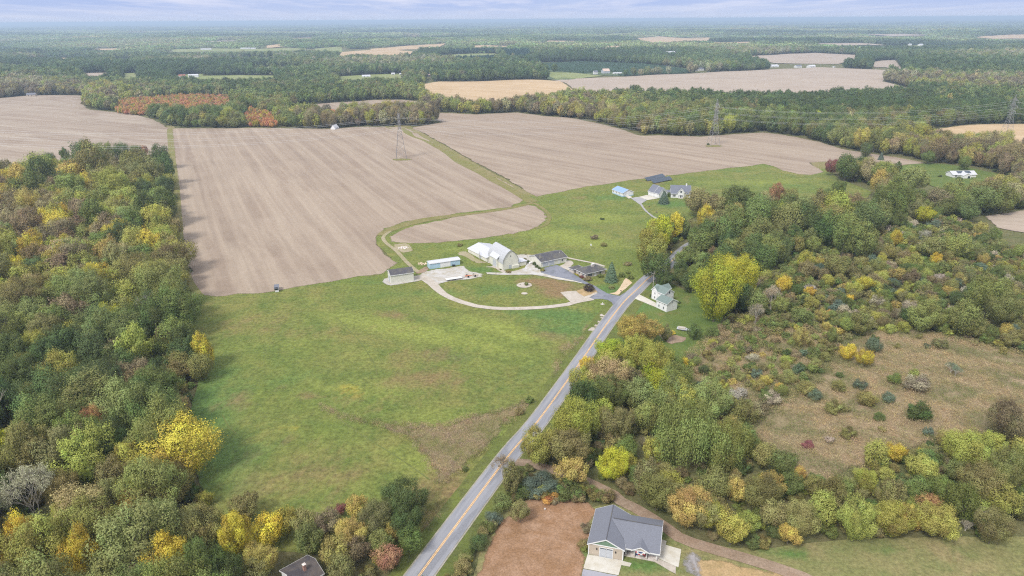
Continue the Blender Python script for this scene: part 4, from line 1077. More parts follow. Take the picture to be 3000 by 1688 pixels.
ARMS = ((28.5, 4.6), (34.0, 5.6), (39.5, 4.6)); TH = 45.5
def make_pylon(name, label):
    t = empty(name, (0, 0, 0), 0, label, 'pylon', 'steel lattice pylons of the power line')
    hw = lambda z: 4.9 + (1.25 - 4.9) * z / 27.5 if z < 27.5 else 1.25 + (.75 - 1.25) * (z - 27.5) / 14
    C4 = ((-1, -1), (1, -1), (1, 1), (-1, 1))
    pt = lambda c, z: (c[0] * hw(z), c[1] * hw(z), z)
    for c in C4:
        bars('leg', [(pt(c, -.6), pt(c, 27.5)), (pt(c, 27.5), pt(c, 41.5))], .15, M['steel'], t)
    zs = [0, 7, 13, 18, 22, 25, 27.5, 30, 32.5, 35, 37.5, 40, 41.5]
    sg = []
    for a, b in zip(zs, zs[1:]):
        for c, d in zip(C4, C4[1:] + C4[:1]):
            sg += [(pt(c, a), pt(d, b)), (pt(d, a), pt(c, b)), (pt(c, b), pt(d, b))]
    bars('bracing', sg, .06, M['steel'], t)
    for z, w in ARMS:
        s2 = []
        for sx in (-1, 1):
            tip = (sx * w, 0, z)
            for sy in (-1, 1):
                s2 += [(tip, (sx * hw(z), sy * hw(z), z)), (tip, (sx * hw(z + 1.6), sy * hw(z + 1.6), z + 1.6))]
        ar = bars('cross_arm', s2, .11, M['steel'], t)
        for sx in (-1, 1): bars('insulator', [((sx * w, 0, z), (sx * w, 0, z - 1.8))], .1, M['wire'], ar)
    bars('peak', [(pt(c, 41.5), (0, 0, TH)) for c in C4], .12, M['steel'], t)
    return t
TP = [G('T1', 500, 1222), G('T2', 590, 1252), G('M', 2528, 350)]
TP = [TP[0] + (TP[0] - TP[1]) * 1.12] + TP + [TP[2] + (TP[2] - TP[1]) * 1.1]
for p in TP: p[2] = float(terrain(p[0], p[1]))
ldir = math.atan2(TP[2][1] - TP[1][1], TP[2][0] - TP[1][0])
py = make_pylon('pylon', 'steel lattice pylon in the middle of the left ploughed field')
labs = [None, 'steel lattice pylon near the wood edge of the right ploughed field', 'faint far pylon at the right edge by the brown field']
pyl = [py]
for lb in labs[1:]:
    r = py.copy(); COL.objects.link(r); r['label'] = lb
    for c in list(py.children):
        cc = c.copy(); COL.objects.link(cc); cc.parent = r
        for d in c.children:
            dd = d.copy(); COL.objects.link(dd); dd.parent = cc
    pyl.append(r)
for r, p in zip(pyl, TP[1:4]):
    r.location = p; r.rotation_euler = (0, 0, ldir + math.pi / 2)
across = np.array([-math.sin(ldir), math.cos(ldir), 0])
WL = {(28.5, -1): 'lowest wire on the near side', (28.5, 1): 'lowest wire on the far side', (34.0, -1): 'middle wire on the near side', (34.0, 1): 'middle wire on the far side', (39.5, -1): 'top wire on the near side', (39.5, 1): 'top wire on the far side'}
for (z, w) in ARMS:
    for sd in (-1, 1):
        pts = []
        for a, b in zip(TP, TP[1:]):
            for i in range(14):
                t = i / 14
                q = a + (b - a) * t + across * sd * w; q = q + np.array([0, 0, z - 1.8 - 8.5 * 4 * t * (1 - t)]); pts.append(q)
        pts.append(TP[-1] + across * sd * w + np.array([0, 0, z - 1.8]))
        k = MB()
        for a, b in zip(pts, pts[1:]): k.bar(a, b, .04, n=4)
        tag(k.build('power_line', M['wire']), WL[(z, sd)] + ' strung between the steel pylons', 'power line', 'wires strung between the pylons')
for cr, x, y, rx, ry in (('T1', 510, 1245, 9.5, 5), ('T2', 600, 1275, 9, 5)):
    p = G(cr, x, y)
    drape('grass_strip', [(p[0] + rx * math.cos(a), p[1] + ry * math.sin(a)) for a in (.4, 1.1, 2.0, 2.74, 3.54, 4.2, 5.1, 5.88)], .22, strip_m, 2.5, .3, False)

# ------------------------------------------------------------------ small things
def at(crop, x, y, dz=0.0):
    p = G(crop, x, y); return Vector((p[0], p[1], float(terrain(p[0], p[1])) + dz))

def utility_pole(crop, x, y, hgt, label, arm=True, pale=True):
    t = empty('utility_pole', at(crop, x, y), .5, label, 'pole')
    k = MB(); k.bar((0, 0, -.6), (0, 0, hgt), .17, .12, 8); k.build('shaft', M['polewood'], t)
    if arm:
        k = MB(); k.box(-1.1, 1.1, -.2, -.13, hgt - 1.0, hgt - .85); c = k.build('cross_arm', M['polewood'], t)
        k = MB(); [k.lathe([(.03, 0), (.08, .03), (.08, .14), (.03, .17)], 8, (q, -.165, hgt - .85)) for q in (-.95, 0, .95)]; k.build('insulator', M['white'], c)
    return t
utility_pole('F2', 1900, 748, 8.2, 'pale wooden utility pole behind the white farmhouse')
utility_pole('F2', 376, 465, 6.6, 'grey wooden pole at the corner of the cream garage', False)
utility_pole('F5', 625, 780, 4.6, 'short wooden pole against the low barn wall', True)

t = empty('mailbox', at('F2', 1468, 825), .6, 'dark mailbox on a post beside the sand patch and road', 'mailbox')
k = MB(); k.box(-.06, .06, -.06, .06, -.3, 1.1); k.build('post', M['polewood'], t)
k = MB(); k.prism([(-.17, -.35, 1.1), (.17, -.35, 1.1), (.17, -.35, 1.3), (.1, -.35, 1.42), (-.1, -.35, 1.42), (-.17, -.35, 1.3)], (0, .7, 0)); k.build('box', M['black'], t)
t = empty('road_sign', at('F2', 2145, 322), -.5, 'yellow diamond road sign under the roadside trees', 'road sign')
k = MB(); k.bar((0, 0, -.3), (0, 0, 2.3), .04); k.build('post', M['steel'], t)
k = MB(); k.prism([(0, -.05, 1.75), (.55, -.05, 2.3), (0, -.05, 2.85), (-.55, -.05, 2.3)], (0, .03, 0)); k.build('panel', M['yellowp'], t)
t = empty('birdhouse', at('F2', 1063, 232), 0, 'white birdhouse on a pole in the green pasture', 'birdhouse')
k = MB(); k.bar((0, 0, -.3), (0, 0, 2.2), .06); k.build('pole', M['polewood'], t)
k = MB(); k.prism([(-.35, -.35, 2.2), (.35, -.35, 2.2), (.35, -.35, 2.8), (0, -.35, 3.2), (-.35, -.35, 2.8)], (0, .7, 0)); k.build('box', M['white'], t)
t = empty('statue', at('F2', 1221, 985), 0, 'small white garden statue on a gravel ring by the drive mouth', 'statue')
k = MB(); k.lathe([(.3, -.2), (.3, .25), (.18, .3), (.16, .7), (.22, 1.0), (.12, 1.15), (.15, 1.32), (.05, 1.45)], 10); k.build('figure', M['white'], t)
k = MB(); k.box(-.4, .4, -.4, .4, -.2, .12); k.build('plinth', M['rock'], t)
t = empty('propane_tank', at('F2', 252, 432), .8, 'white propane tank by the hedge beside the garage', 'tank')
k = MB(); k.lathe([(.05, -1.3), (.42, -1.15), (.5, -.9), (.5, .9), (.42, 1.15), (.05, 1.3)], 12)
for v in k.bm.verts: v.co = Vector((v.co.z, v.co.y, v.co.x + .75))
k.build('vessel', M['white'], t)
for q in (-.7, .7):
    k = MB(); k.box(q - .1, q + .1, -.35, .35, -.2, .36); k.build('leg', M['steel'], t)
for x, lb in ((1062, 'left black bin against the blue shed wall'), (1080, 'right black bin against the blue shed wall')):
    t = empty('bin', at('F1', x, 522), .4, lb, 'bin', 'black bins by the blue shed')
    k = MB(); k.prism([(-.35, -.35, 0), (.35, -.35, 0), (.35, .35, 0), (-.35, .35, 0)], (0, 0, 1.0)); k.build('body', M['black'], t)
    k = MB(); k.box(-.4, .4, -.42, .42, 1.003, 1.1); k.build('lid', M['black'], t)
def heap(name, crop, x, y, n, r, size, mat, label, cat):
    t = empty(name, at(crop, x, y), 0, label, cat)
    for i in range(n):
        a = random.uniform(0, 6.28); d = r * math.sqrt(random.random()); s = size * random.uniform(.5, 1.25)
        k = MB(); k.ball((d * math.cos(a), d * math.sin(a) * .8, s * .3 + (1 - d / r) * size * .9 * random.random()), s, random.uniform(.8, 1.3), 1, .7, .5, 1)
        k.build('stone' if mat == 'rock' else 'log', M[mat], t)
heap('rock_pile', 'F1', 440, 290, 34, 2.9, .62, 'rock', 'pile of pale field rocks in the farm pasture', 'rock pile')
heap('log_pile', 'F1', 672, 492, 30, 2.4, .5, 'wood', 'heap of cut pale logs left of the blue shed', 'log pile')
def implement(crop, x, y, label, kind):
    t = empty('farm_implement', at(crop, x, y, .15), .4, label, 'implement')
    k = MB()
    for q in (-1, 0, 1): k.bar((q, -1.2, .7), (q, 1.2, .7), .1)
    k.bar((-1.4, 0, .8), (1.4, 0, .8), .14); k.bar((0, 0, .8), (2.4, 0, .5), .12); k.build('frame', M['orange' if kind else 'wood'], t)
    for q in (-1, 1):
        k = MB(); k.lathe([(.5, -.12), (.55, 0), (.5, .12)], 12)
        for v in k.bm.verts: v.co = Vector((v.co.x, v.co.z + q * 1.3, v.co.y + .5))
        k.build('wheel', M['black'], t)
    k = MB()
    for i in range(9): k.bar((-1.2 + .3 * i, .3, .7), (-1.2 + .3 * i + random.uniform(-.2, .2), .6, 1.6 + random.random() * .6 if not kind else .1), .06)
    k.build('tine', M['polewood' if not kind else 'orange'], t)
implement('F1', 1245, 655, 'small orange farm implement parked on the gravel yard', True)
implement('F1', 1330, 645, 'tined farm rake standing right of the orange implement', False)
t = empty('stock_trailer', at('F1', 1075, 690, .15), .38, 'long low white flatbed trailer parked in the gravel yard', 'trailer')
k = MB(); k.box(-4.2, 4.0, -1.1, 1.1, .75, .95); k.build('deck', M['white'], t)
k = MB(); k.bar((4, -.8, .8), (5.6, 0, .7), .08); k.bar((4, .8, .8), (5.6, 0, .7), .08); k.build('hitch', M['steel'], t)
for q in (-.9, .2):
    for sy in (-.95, .95):
        k = MB(); k.lathe([(.3, -.12), (.38, 0), (.3, .12)], 12)
        for v in k.bm.verts: v.co = Vector((v.co.x + q, v.co.z + sy, v.co.y + .38))
        k.build('wheel', M['black'], t)
t = empty('stock_trailer', at('R3', 245, 1097), -.4, 'old grey flat trailer with boards beside the garden plot', 'trailer')
k = MB(); k.box(-3.0, 2.6, -1.1, 1.1, .6, .85); k.build('deck', M['greydoor'], t)
k = MB(); k.box(-2.6, .4, -.9, .9, .853, 1.3); k.build('boards', M['polewood'], t)
for q in (-.6, .5):
    for sy in (-1.0, 1.0):
        k = MB(); k.lathe([(.26, -.1), (.34, 0), (.26, .1)], 12)
        for v in k.bm.verts: v.co = Vector((v.co.x + q, v.co.z + sy, v.co.y + .34))
        k.build('wheel', M['black'], t)
t = empty('trash_can', at('R1', 520, 1018), 0, 'pale can standing at the top of the leafy yard', 'can')
k = MB(); k.lathe([(.25, -.1), (.3, .8), (.33, .85)], 10); k.build('body', M['white'], t)
k = MB(); k.lathe([(.34, .853), (.3, .93), (.05, 1.0)], 10); k.build('lid', M['steel'], t)
t = empty('signpost', at('R1', 673, 1015), 0, 'little white post standing in the leafy yard', 'post')
k = MB(); k.bar((0, 0, -.2), (0, 0, 1.0), .06); k.build('shaft', M['white'], t)
k = MB(); k.box(-.22, .22, -.08, -.062, .55, .95); k.build('plate', M['white'], t)
# ------------------------------------------------------------------ plants
def cone_quads(p, q, r0, r1, n=5):
    p = np.asarray(p, float); q = np.asarray(q, float)
    d = q - p; d /= np.linalg.norm(d) + 1e-9
    e = np.cross(d, [0.3, .9, .2]); e /= np.linalg.norm(e); f = np.cross(d, e)
    out = []
    for i in range(n):
        a, b = 2 * math.pi * i / n, 2 * math.pi * (i + 1) / n
        ka = e * math.cos(a) + f * math.sin(a); kb = e * math.cos(b) + f * math.sin(b)
        out.append([p + ka * r0, p + kb * r0, q + kb * r1, q + ka * r1])
    return out


def unit(v): return v / (np.linalg.norm(v, axis=-1, keepdims=True) + 1e-9)


def leaf_quads(rs, pos, nrm, size, asp=.75):
    n = len(pos)
    t = unit(np.cross(nrm, rs.normal(0, 1, (n, 3)))); b = np.cross(nrm, t)
    s = size * rs.uniform(.6, 1.4, (n, 1)); a = s * asp
    return np.stack([pos - t * s - b * a * .6, pos + t * s * .6 - b * a, pos + t * s + b * a * .7, pos - t * s * .7 + b * a], 1)


def make_plant(seed, shape, n, ls):
    """one plant, a unit wide and a unit high: (leaf quads, leaf vary, wood quads)"""
    rs = np.random.default_rng(seed)
    wood = []
    if shape == 'spruce':
        z = rs.uniform(.03, 1, n) ** 1.0; z = 1 - np.sqrt(1 - z * .985) if False else rs.beta(1.0, 1.7, n) * .95 + .04
        tier = np.round(z * 15) / 15 + rs.normal(0, .008, n)
        tier = np.clip(tier, 0, .995); rad = .5 * (1 - tier) ** .8 * rs.uniform(.55, 1.04, n) * (1 + .13 * np.sin(rs.integers(0, 3) + 9 * rs.uniform(0, 6.28, 1)))
        th = rs.uniform(0, 2 * math.pi, n); rad *= 1 + .12 * np.sin(th * 7 + tier * 40)
        pos = np.stack([rad * np.cos(th), rad * np.sin(th), tier - rad * .16], 1)
        nr = unit(np.stack([np.cos(th) * .6, np.sin(th) * .6, np.full(n, .75)], 1) + rs.normal(0, .35, (n, 3)))
        P = leaf_quads(rs, pos, nr, ls); vary = np.clip(rs.normal(.5, .2, n), 0, 1)
        wood += cone_quads((0, 0, -.05), (0, 0, .95), .03, .004)
        return P, vary, np.array(wood)
    if shape == 'bare':
        tips = []
        def br(p, d, l, r, k):
            q = p + d * l; wood.extend(cone_quads(p, q, r, r * .65, 4))
            if k == 0: tips.append(q); return
            for _ in range(3 if k > 1 else 4):
                nd = unit(d + rs.normal(0, .36, 3) + np.array([0, 0, .12])); br(q, nd, l * rs.uniform(.6, .82), r * .6, k - 1)
        for _ in range(4): br(np.array([rs.normal(0, .02), rs.normal(0, .02), -.03]), unit(np.array([rs.normal(0, .22), rs.normal(0, .22), 1])), .34, .016, 4)
        T = np.array(tips); i = rs.integers(0, len(T), n)
        pos = T[i] + rs.normal(0, .035, (n, 3)); zmax = T[:, 2].max()
        P = leaf_quads(rs, pos, unit(rs.normal(0, 1, (n, 3)) + np.array([0, 0, .5])), ls); vary = np.clip(rs.normal(.5, .25, n), 0, 1)
        w = np.array(wood); rr = max(abs(w[..., :2]).max(), .3)
        for A in (P, w): A[..., :2] *= .5 / rr; A[..., 2] /= zmax
        return P, vary, w
    cz, rz, K, lr = {'round': (.57, .43, 40, .15), 'oval': (.54, .46, 42, .14), 'spread': (.64, .34, 36, .145), 'willow': (.58, .42, 44, .125), 'shrub': (.42, .50, 22, .20), 'multi': (.57, .43, 26, .20)}[shape]
    cen = []; rad = []
    for i in range(K * 6):
        d = unit(rs.normal(0, 1, 3)); d[2] = d[2] * (.9 if d[2] > 0 else .75)
        r = lr * rs.uniform(.6, 1.45)
        lop = 1 + .16 * math.sin(3 * math.atan2(d[1], d[0]) + seed * 1.7 + 3 * d[2]) + .2 * math.sin(2 * math.atan2(d[1], d[0]) + seed)
        c = d * np.array([.5 * lop, .5 * lop, rz]) * (1 - r * 1.4) * rs.uniform(.72, 1.1)
        if shape == 'oval': c[:2] *= 1 - .55 * max(0, d[2]) ** 2
        if shape == 'willow' and c[2] < -.1: continue
        if all(np.linalg.norm((c - q) / np.array([1, 1, 1.1])) > lr * .58 for q in cen):
            cen.append(c); rad.append(r)
        if len(cen) >= K: break
    cen = np.array(cen) + np.array([0, 0, cz]); rad = np.array(rad); K = len(cen)
    li = rs.choice(K, n * 2, p=rad ** 2 / (rad ** 2).sum())
    d = unit(rs.normal(0, 1, (n * 2, 3)) + unit(cen[li] - np.array([0, 0, cz - .12])) * .55)
    rr = rad[li] * (.72 + .42 * rs.random(n * 2) ** .8)
    # a knobbly lobe, not a ball
    rr *= 1 + .17 * np.sin(d[:, 0] * 9 + li) * np.sin(d[:, 1] * 8 + li * 2) + .13 * np.sin(d[:, 2] * 13 + li * 3)
    # branches sweep outward and upward: stretch each lobe along its own limb, with loose sprays past the rim
    ax = unit(cen - np.array([0, 0, .12]))[li]; al = (d * ax).sum(1)
    far_ = rs.random(n * 2) < .16; rr[far_] *= rs.uniform(1.0, 1.18, far_.sum())
    pos = cen[li] + d * rr[:, None] * .92 + ax * (al * rr * .5)[:, None]
    if shape == 'willow':
        hang = rs.random(n * 2) < .6
        pos[hang, 2] -= rs.uniform(0, .38, hang.sum()) * (cen[li][hang, 2] > .45)
    ok = np.ones(len(pos), bool)
    for j in range(K):
        ok &= ~((np.linalg.norm(pos - cen[j], axis=1) < rad[j] * .6) & (li != j))
    ok &= pos[:, 2] > .06
    pos = pos[ok][:n]; d = d[ok][:n]; li = li[ok][:n]; m_ = len(pos)
    nr = unit(d + rs.normal(0, .33, (m_, 3)) + np.array([0, 0, .12]))
    P = leaf_quads(rs, pos, nr, ls)
    if shape == 'willow':
        mid = P.mean(1, keepdims=True); P = mid + (P - mid) * np.array([.7, .7, 1.7])
    vary = np.column_stack([np.clip(.5 + .17 * rs.normal(0, 1, K)[li] + .11 * rs.normal(0, 1, m_), 0, 1), np.clip(rs.random(K)[li] + rs.normal(0, .12, m_) - .25 * (pos[:, 2] - cz) / rz, 0, 1)])
    if shape != 'shrub' or True:
        wood += cone_quads((0, 0, -.05), (0, 0, cz - .1), .024, .016, 6)
        for j in rs.choice(K, min(8, K), False):
            wood += cone_quads((0, 0, rs.uniform(.18, cz - .1)), cen[j], .013, .004, 4)
    return P, vary, np.array(wood)


SHAPES = {'round': 4, 'oval': 3, 'spread': 2, 'willow': 2, 'multi': 3, 'bare': 2, 'spruce': 2, 'shrub': 3}
LOD = {2: (21000, .0098), 1: (7500, .0160), 0: (1300, .039)}
PL = {}
for si, (sh, cnt) in enumerate(SHAPES.items()):
    for lod, (n, ls) in LOD.items():
        for k in range(cnt):
            nn, l2 = n, ls
            if sh == 'bare': nn, l2 = int(n * .28), ls * .8
            if sh == 'spruce': nn = int(n * 1.1)
            if sh == 'shrub': nn = int(n * .7); l2 = ls * 1.25
            PL[(sh, lod, k)] = make_plant(100 * si + k, sh, nn, l2)
CROWN, TRUNK = {}, {}
for key, (P, v, w) in PL.items():
    me = quads_mesh('crown_' + key[0], P, None, v); me.materials.append(LEAF); CROWN[key] = me
    mt_ = quads_mesh('trunk_' + key[0], w); mt_.materials.append(BARKP if key[0] == 'bare' else BARK); TRUNK[key] = mt_

COLS = {'dg': ('dark green', (.062, .086, .026)), 'g': ('mid green', (.098, .122, .034)), 'lg': ('light green', (.15, .168, .05)), 'ol': ('olive', (.155, .142, .052)),
        'yg': ('yellow green', (.215, .215, .048)), 'y': ('yellow', (.33, .26, .036)), 'go': ('golden', (.27, .215, .062)), 't': ('tan', (.245, .21, .10)), 'br': ('brown', (.155, .125, .066)),
        'o': ('orange', (.34, .19, .065)), 'r': ('rust red', (.22, .115, .06)), 'gr': ('bare grey', (.255, .225, .17)), 'bg': ('blue green', (.085, .115, .075)), 'bl': ('lime green', (.265, .285, .026)), 'so': ('salmon orange', (.37, .175, .085)), 'pu': ('dark purple', (.035, .025, .03)), 'rd': ('deep red', (.15, .05, .05))}

HAND = {
 'L1': [(635,95,105,'lg'),(735,95,90,'dg'),(515,105,140,'dg'),(390,105,50,'dg','oval'),(825,85,60,'g'),(870,85,50,'r'),(965,120,110,'dg'),(1000,185,110,'dg'),(790,120,40,'go','oval'),(300,135,60,'dg'),(235,190,140,'yg'),(440,215,150,'go'),(255,240,150,'dg'),(120,255,130,'go'),(560,150,160,'ol'),(640,225,110,'yg'),(745,250,100,'dg'),(920,210,120,'ol'),(1020,265,90,'yg'),(1000,310,110,'dg'),(40,310,90,'y'),(170,320,170,'g'),(420,310,160,'lg'),(550,300,60,'t'),(680,310,190,'yg'),(880,290,100,'yg'),(470,390,150,'lg'),(320,400,100,'ol'),(630,370,130,'lg'),(880,430,130,'dg'),(1015,405,90,'yg'),(690,440,100,'ol'),(780,430,80,'br'),(350,500,130,'yg','oval'),(210,500,90,'br','oval'),(80,450,120,'g'),(570,490,150,'g'),(750,500,70,'o'),(50,590,120,'lg'),(230,610,90,'yg'),(960,560,120,'yg'),(820,540,130,'g'),(620,640,140,'g'),(510,600,120,'lg'),(760,610,170,'dg'),(440,720,170,'lg'),(690,700,80,'t'),(850,730,170,'g'),(980,720,110,'yg'),(60,700,150,'lg'),(240,700,110,'ol'),(600,800,160,'lg'),(950,820,160,'yg'),(220,800,140,'dg'),(95,840,100,'y'),(310,880,110,'yg'),(450,920,200,'lg'),(740,950,110,'bl'),(930,950,120,'bl'),(1050,940,130,'bg'),(650,920,120,'g'),(1160,1010,120,'g'),(1110,1080,100,'g'),(800,1050,120,'bl'),(640,1100,140,'bl'),(710,1130,120,'bl'),(820,1130,110,'bl'),(960,1010,140,'ol'),(420,1050,170,'br'),(110,970,200,'ol'),(120,1100,110,'g'),(270,1090,100,'br'),(280,1170,180,'ol'),(440,1190,130,'yg'),(560,1130,90,'dg'),(1010,1210,110,'br'),(810,1260,170,'yg'),(700,1300,150,'br'),(950,1280,130,'g'),(1040,1290,60,'y'),(1225,1290,125,'y','oval',1.9),(1105,1230,120,'dg'),(210,1270,200,'yg'),(60,1200,120,'g'),(140,1400,180,'yg'),(560,1280,130,'ol'),(480,1370,110,'dg'),(850,1410,140,'br'),(1080,1380,140,'ol')],
 'L2': [(380,80,230,'yg'),(180,90,200,'yg'),(590,80,150,'dg'),(1190,80,150,'ol'),(1330,60,150,'ol'),(940,160,170,'br'),(820,130,140,'br'),(620,260,170,'g'),(225,240,190,'lg'),(430,270,180,'br'),(535,340,80,'y'),(665,350,110,'bl'),(1080,310,180,'ol'),(1180,340,140,'br'),(860,320,150,'br'),(30,370,130,'y'),(280,420,110,'go'),(460,480,200,'yg'),(620,470,200,'r'),(60,560,200,'bl'),(350,600,250,'go'),(620,640,210,'yg'),(1200,600,400,'y','multi',.95),(1130,830,300,'ol','round',.9),(880,620,180,'br'),(200,870,300,'gr','bare',1.5),(40,950,150,'gr','bare'),(560,1030,330,'t','multi'),(440,1060,200,'yg'),(840,890,170,'bl','round',1.0),(900,1000,220,'go'),(340,1120,150,'g'),(700,1130,150,'dg'),(140,1200,220,'y','oval'),(530,1310,250,'y'),(1090,1210,210,'yg'),(1340,1110,250,'ol'),(1080,1340,280,'y'),(960,1420,220,'t'),(1310,1420,40,'o'),(770,1220,140,'dg'),(300,1300,180,'ol'),(60,1370,200,'y'),(700,1350,150,'dg')],
 'B': [(490,985,190,'ol','round',1.0),(180,1140,250,'ol'),(430,1160,230,'y'),(640,1150,190,'y'),(760,1090,160,'yg'),(920,1210,180,'g'),(880,1090,160,'ol'),(1050,1100,170,'br'),(1130,1005,80,'rd'),(1250,990,140,'go'),(1540,930,260,'dg','round',1.1),(1570,1090,200,'dg'),(1360,1070,200,'ol'),(1190,1160,200,'go'),(1500,1150,120,'go'),(1400,1220,150,'lg'),(1440,1330,160,'r'),(1240,1270,150,'br'),(1100,1300,190,'ol'),(600,1340,200,'go'),(360,1340,200,'g'),(40,1360,180,'yg'),(1600,1210,150,'g'),(1130,1420,180,'ol'),(560,1430,170,'ol')],
 'R1': [(955,52,110,'y'),(905,135,140,'yg'),(1030,100,160,'ol'),(1100,220,200,'g'),(925,265,170,'dg'),(1260,150,150,'br'),(1400,100,150,'bl'),(1440,205,165,'bl','oval'),(1560,135,150,'lg'),(1160,100,140,'ol'),(1590,30,80,'y'),(1730,220,70,'go','round',.9),(635,575,230,'yg'),(850,430,270,'yg'),(830,590,260,'ol'),(865,745,190,'go','spread',1.0),(1130,710,200,'bl','round',1.1),(1220,700,120,'yg'),(395,715,140,'br','bare',1.3),(450,790,140,'ol','oval'),(1420,880,230,'ol'),(1650,985,240,'go'),(1780,1030,200,'yg'),(1530,930,180,'ol'),(1350,800,180,'ol'),(510,1010,120,'ol','spread',1.3),(1290,790,120,'g')],
 'R2': [(30,480,440,'lg','willow',.95),(300,560,300,'lg','willow',1.1),(550,640,150,'ol'),(330,1130,190,'yg'),(130,1020,220,'ol'),(520,890,210,'ol'),(450,1090,140,'yg'),(610,1040,180,'ol'),(800,1070,210,'ol'),(710,1160,140,'go'),(1010,890,150,'ol'),(930,1000,190,'yg'),(1170,1060,200,'yg'),(1060,860,130,'lg'),(870,850,120,'ol'),(1400,1070,240,'yg','round',.95),(1390,900,150,'ol'),(1640,970,130,'r'),(1700,1080,240,'yg','round',.95),(1560,870,150,'g'),(1720,860,150,'g'),(1850,950,180,'g'),(1870,610,220,'yg'),(2070,560,150,'yg'),(1410,625,130,'y'),(1590,640,75,'y'),(1830,750,150,'g'),(2000,830,230,'ol'),(2150,740,200,'lg'),(2130,950,190,'yg'),(2070,1120,200,'ol'),(2000,1030,130,'gr','bare',.9),(1890,1110,100,'gr','bare',.8),(200,840,190,'ol'),(780,765,70,'go'),(2250,1000,130,'ol')],
 'R3': [(185,370,120,'y'),(70,420,190,'bl','oval',1.4),(15,470,150,'yg'),(30,560,180,'yg'),(60,660,170,'dg','round',1.3),(110,460,110,'yg'),(400,320,130,'y','oval',1.5),(340,210,150,'ol'),(460,240,170,'ol'),(620,190,180,'g'),(800,240,150,'t'),(880,150,90,'r','oval'),(970,180,100,'ol'),(1310,120,90,'g'),(1210,180,100,'g'),(1220,240,80,'o'),(1390,240,150,'br'),(1010,280,90,'lg'),(1020,355,115,'r'),(910,300,120,'yg'),(1170,330,120,'go'),(1310,270,100,'yg'),(1380,290,90,'g'),(1670,180,220,'g'),(1740,240,130,'g'),(1830,180,130,'g'),(1900,300,120,'bl'),(1580,310,100,'lg'),(1700,340,110,'g'),(1350,450,170,'lg','oval',1.5),(1480,470,190,'lg','oval',1.5),(1210,430,150,'dg'),(810,510,120,'lg'),(725,370,80,'go','oval'),(600,320,150,'go'),(630,490,60,'r'),(1050,500,80,'t'),(1130,510,100,'lg'),(330,460,130,'g'),(580,540,150,'lg'),(240,600,110,'lg'),(340,600,110,'lg'),(450,570,90,'br'),(120,740,110,'dg'),(220,720,110,'dg'),(290,765,110,'dg'),(470,800,290,'bl','oval',1.55),(600,725,270,'bl','multi',1.25),(1080,620,110,'yg'),(1090,680,110,'br'),(1290,650,160,'ol'),(930,780,100,'y'),(1110,830,75,'y'),(1480,770,100,'y'),(1380,880,55,'y'),(700,820,80,'y'),(850,860,130,'gr','bare'),(1700,460,70,'y'),(1820,550,70,'yg'),(1940,520,160,'lg'),(2120,520,150,'lg'),(1970,610,75,'y'),(2300,610,70,'go'),(2350,850,240,'lg'),(2430,950,200,'lg'),(2050,250,130,'g'),(2200,270,130,'g'),(2300,190,180,'g'),(2450,200,150,'lg'),(1370,1245,100,'y'),(1490,1285,100,'y'),(1050,1140,90,'go','oval'),(1260,1125,70,'lg'),(740,970,110,'gr','bare'),(1690,930,60,'go'),(1250,985,50,'o'),(320,1100,90,'g','oval',1.4),(120,1110,80,'ol','oval',1.5),(20,1090,150,'go'),(1550,1200,90,'bg')],
 'F8': [(2180,800,420,'go','round',.95),(1850,1060,330,'bl','round',.85),(2330,640,130,'go'),(1540,1310,180,'y','round',.9),(2100,1120,200,'dg')],
 'U2': [(1160,1180,150,'dg'),(1260,1170,110,'dg'),(1310,1200,130,'yg'),(1400,1210,100,'yg'),(1450,1200,120,'ol'),(1065,1180,90,'rd'),(1525,1180,50,'dg','oval'),(1405,1110,50,'bg','spruce',1.2),(1650,1260,180,'lg'),(1690,870,0,'dg'),(1450,850,65,'y'),(1500,830,60,'go'),(1550,800,70,'yg'),(1600,790,60,'yg'),(1840,720,65,'yg'),(1890,705,60,'go'),(900,835,65,'yg'),(955,825,70,'bl'),(1005,840,60,'yg'),(800,780,45,'y'),(520,775,65,'yg'),(575,765,65,'bl'),(620,780,60,'yg'),(1740,1110,75,'g'),(2000,1150,80,'g'),(2120,1120,80,'lg'),(2200,1100,80,'g'),(2060,1110,70,'g'),(2060,985,80,'lg'),(2130,975,80,'yg'),(1300,1060,80,'g'),(1490,1030,60,'yg'),(1140,850,60,'ol'),(1190,845,60,'t'),],
 'U0': [(140,1170,0,'dg')],
}
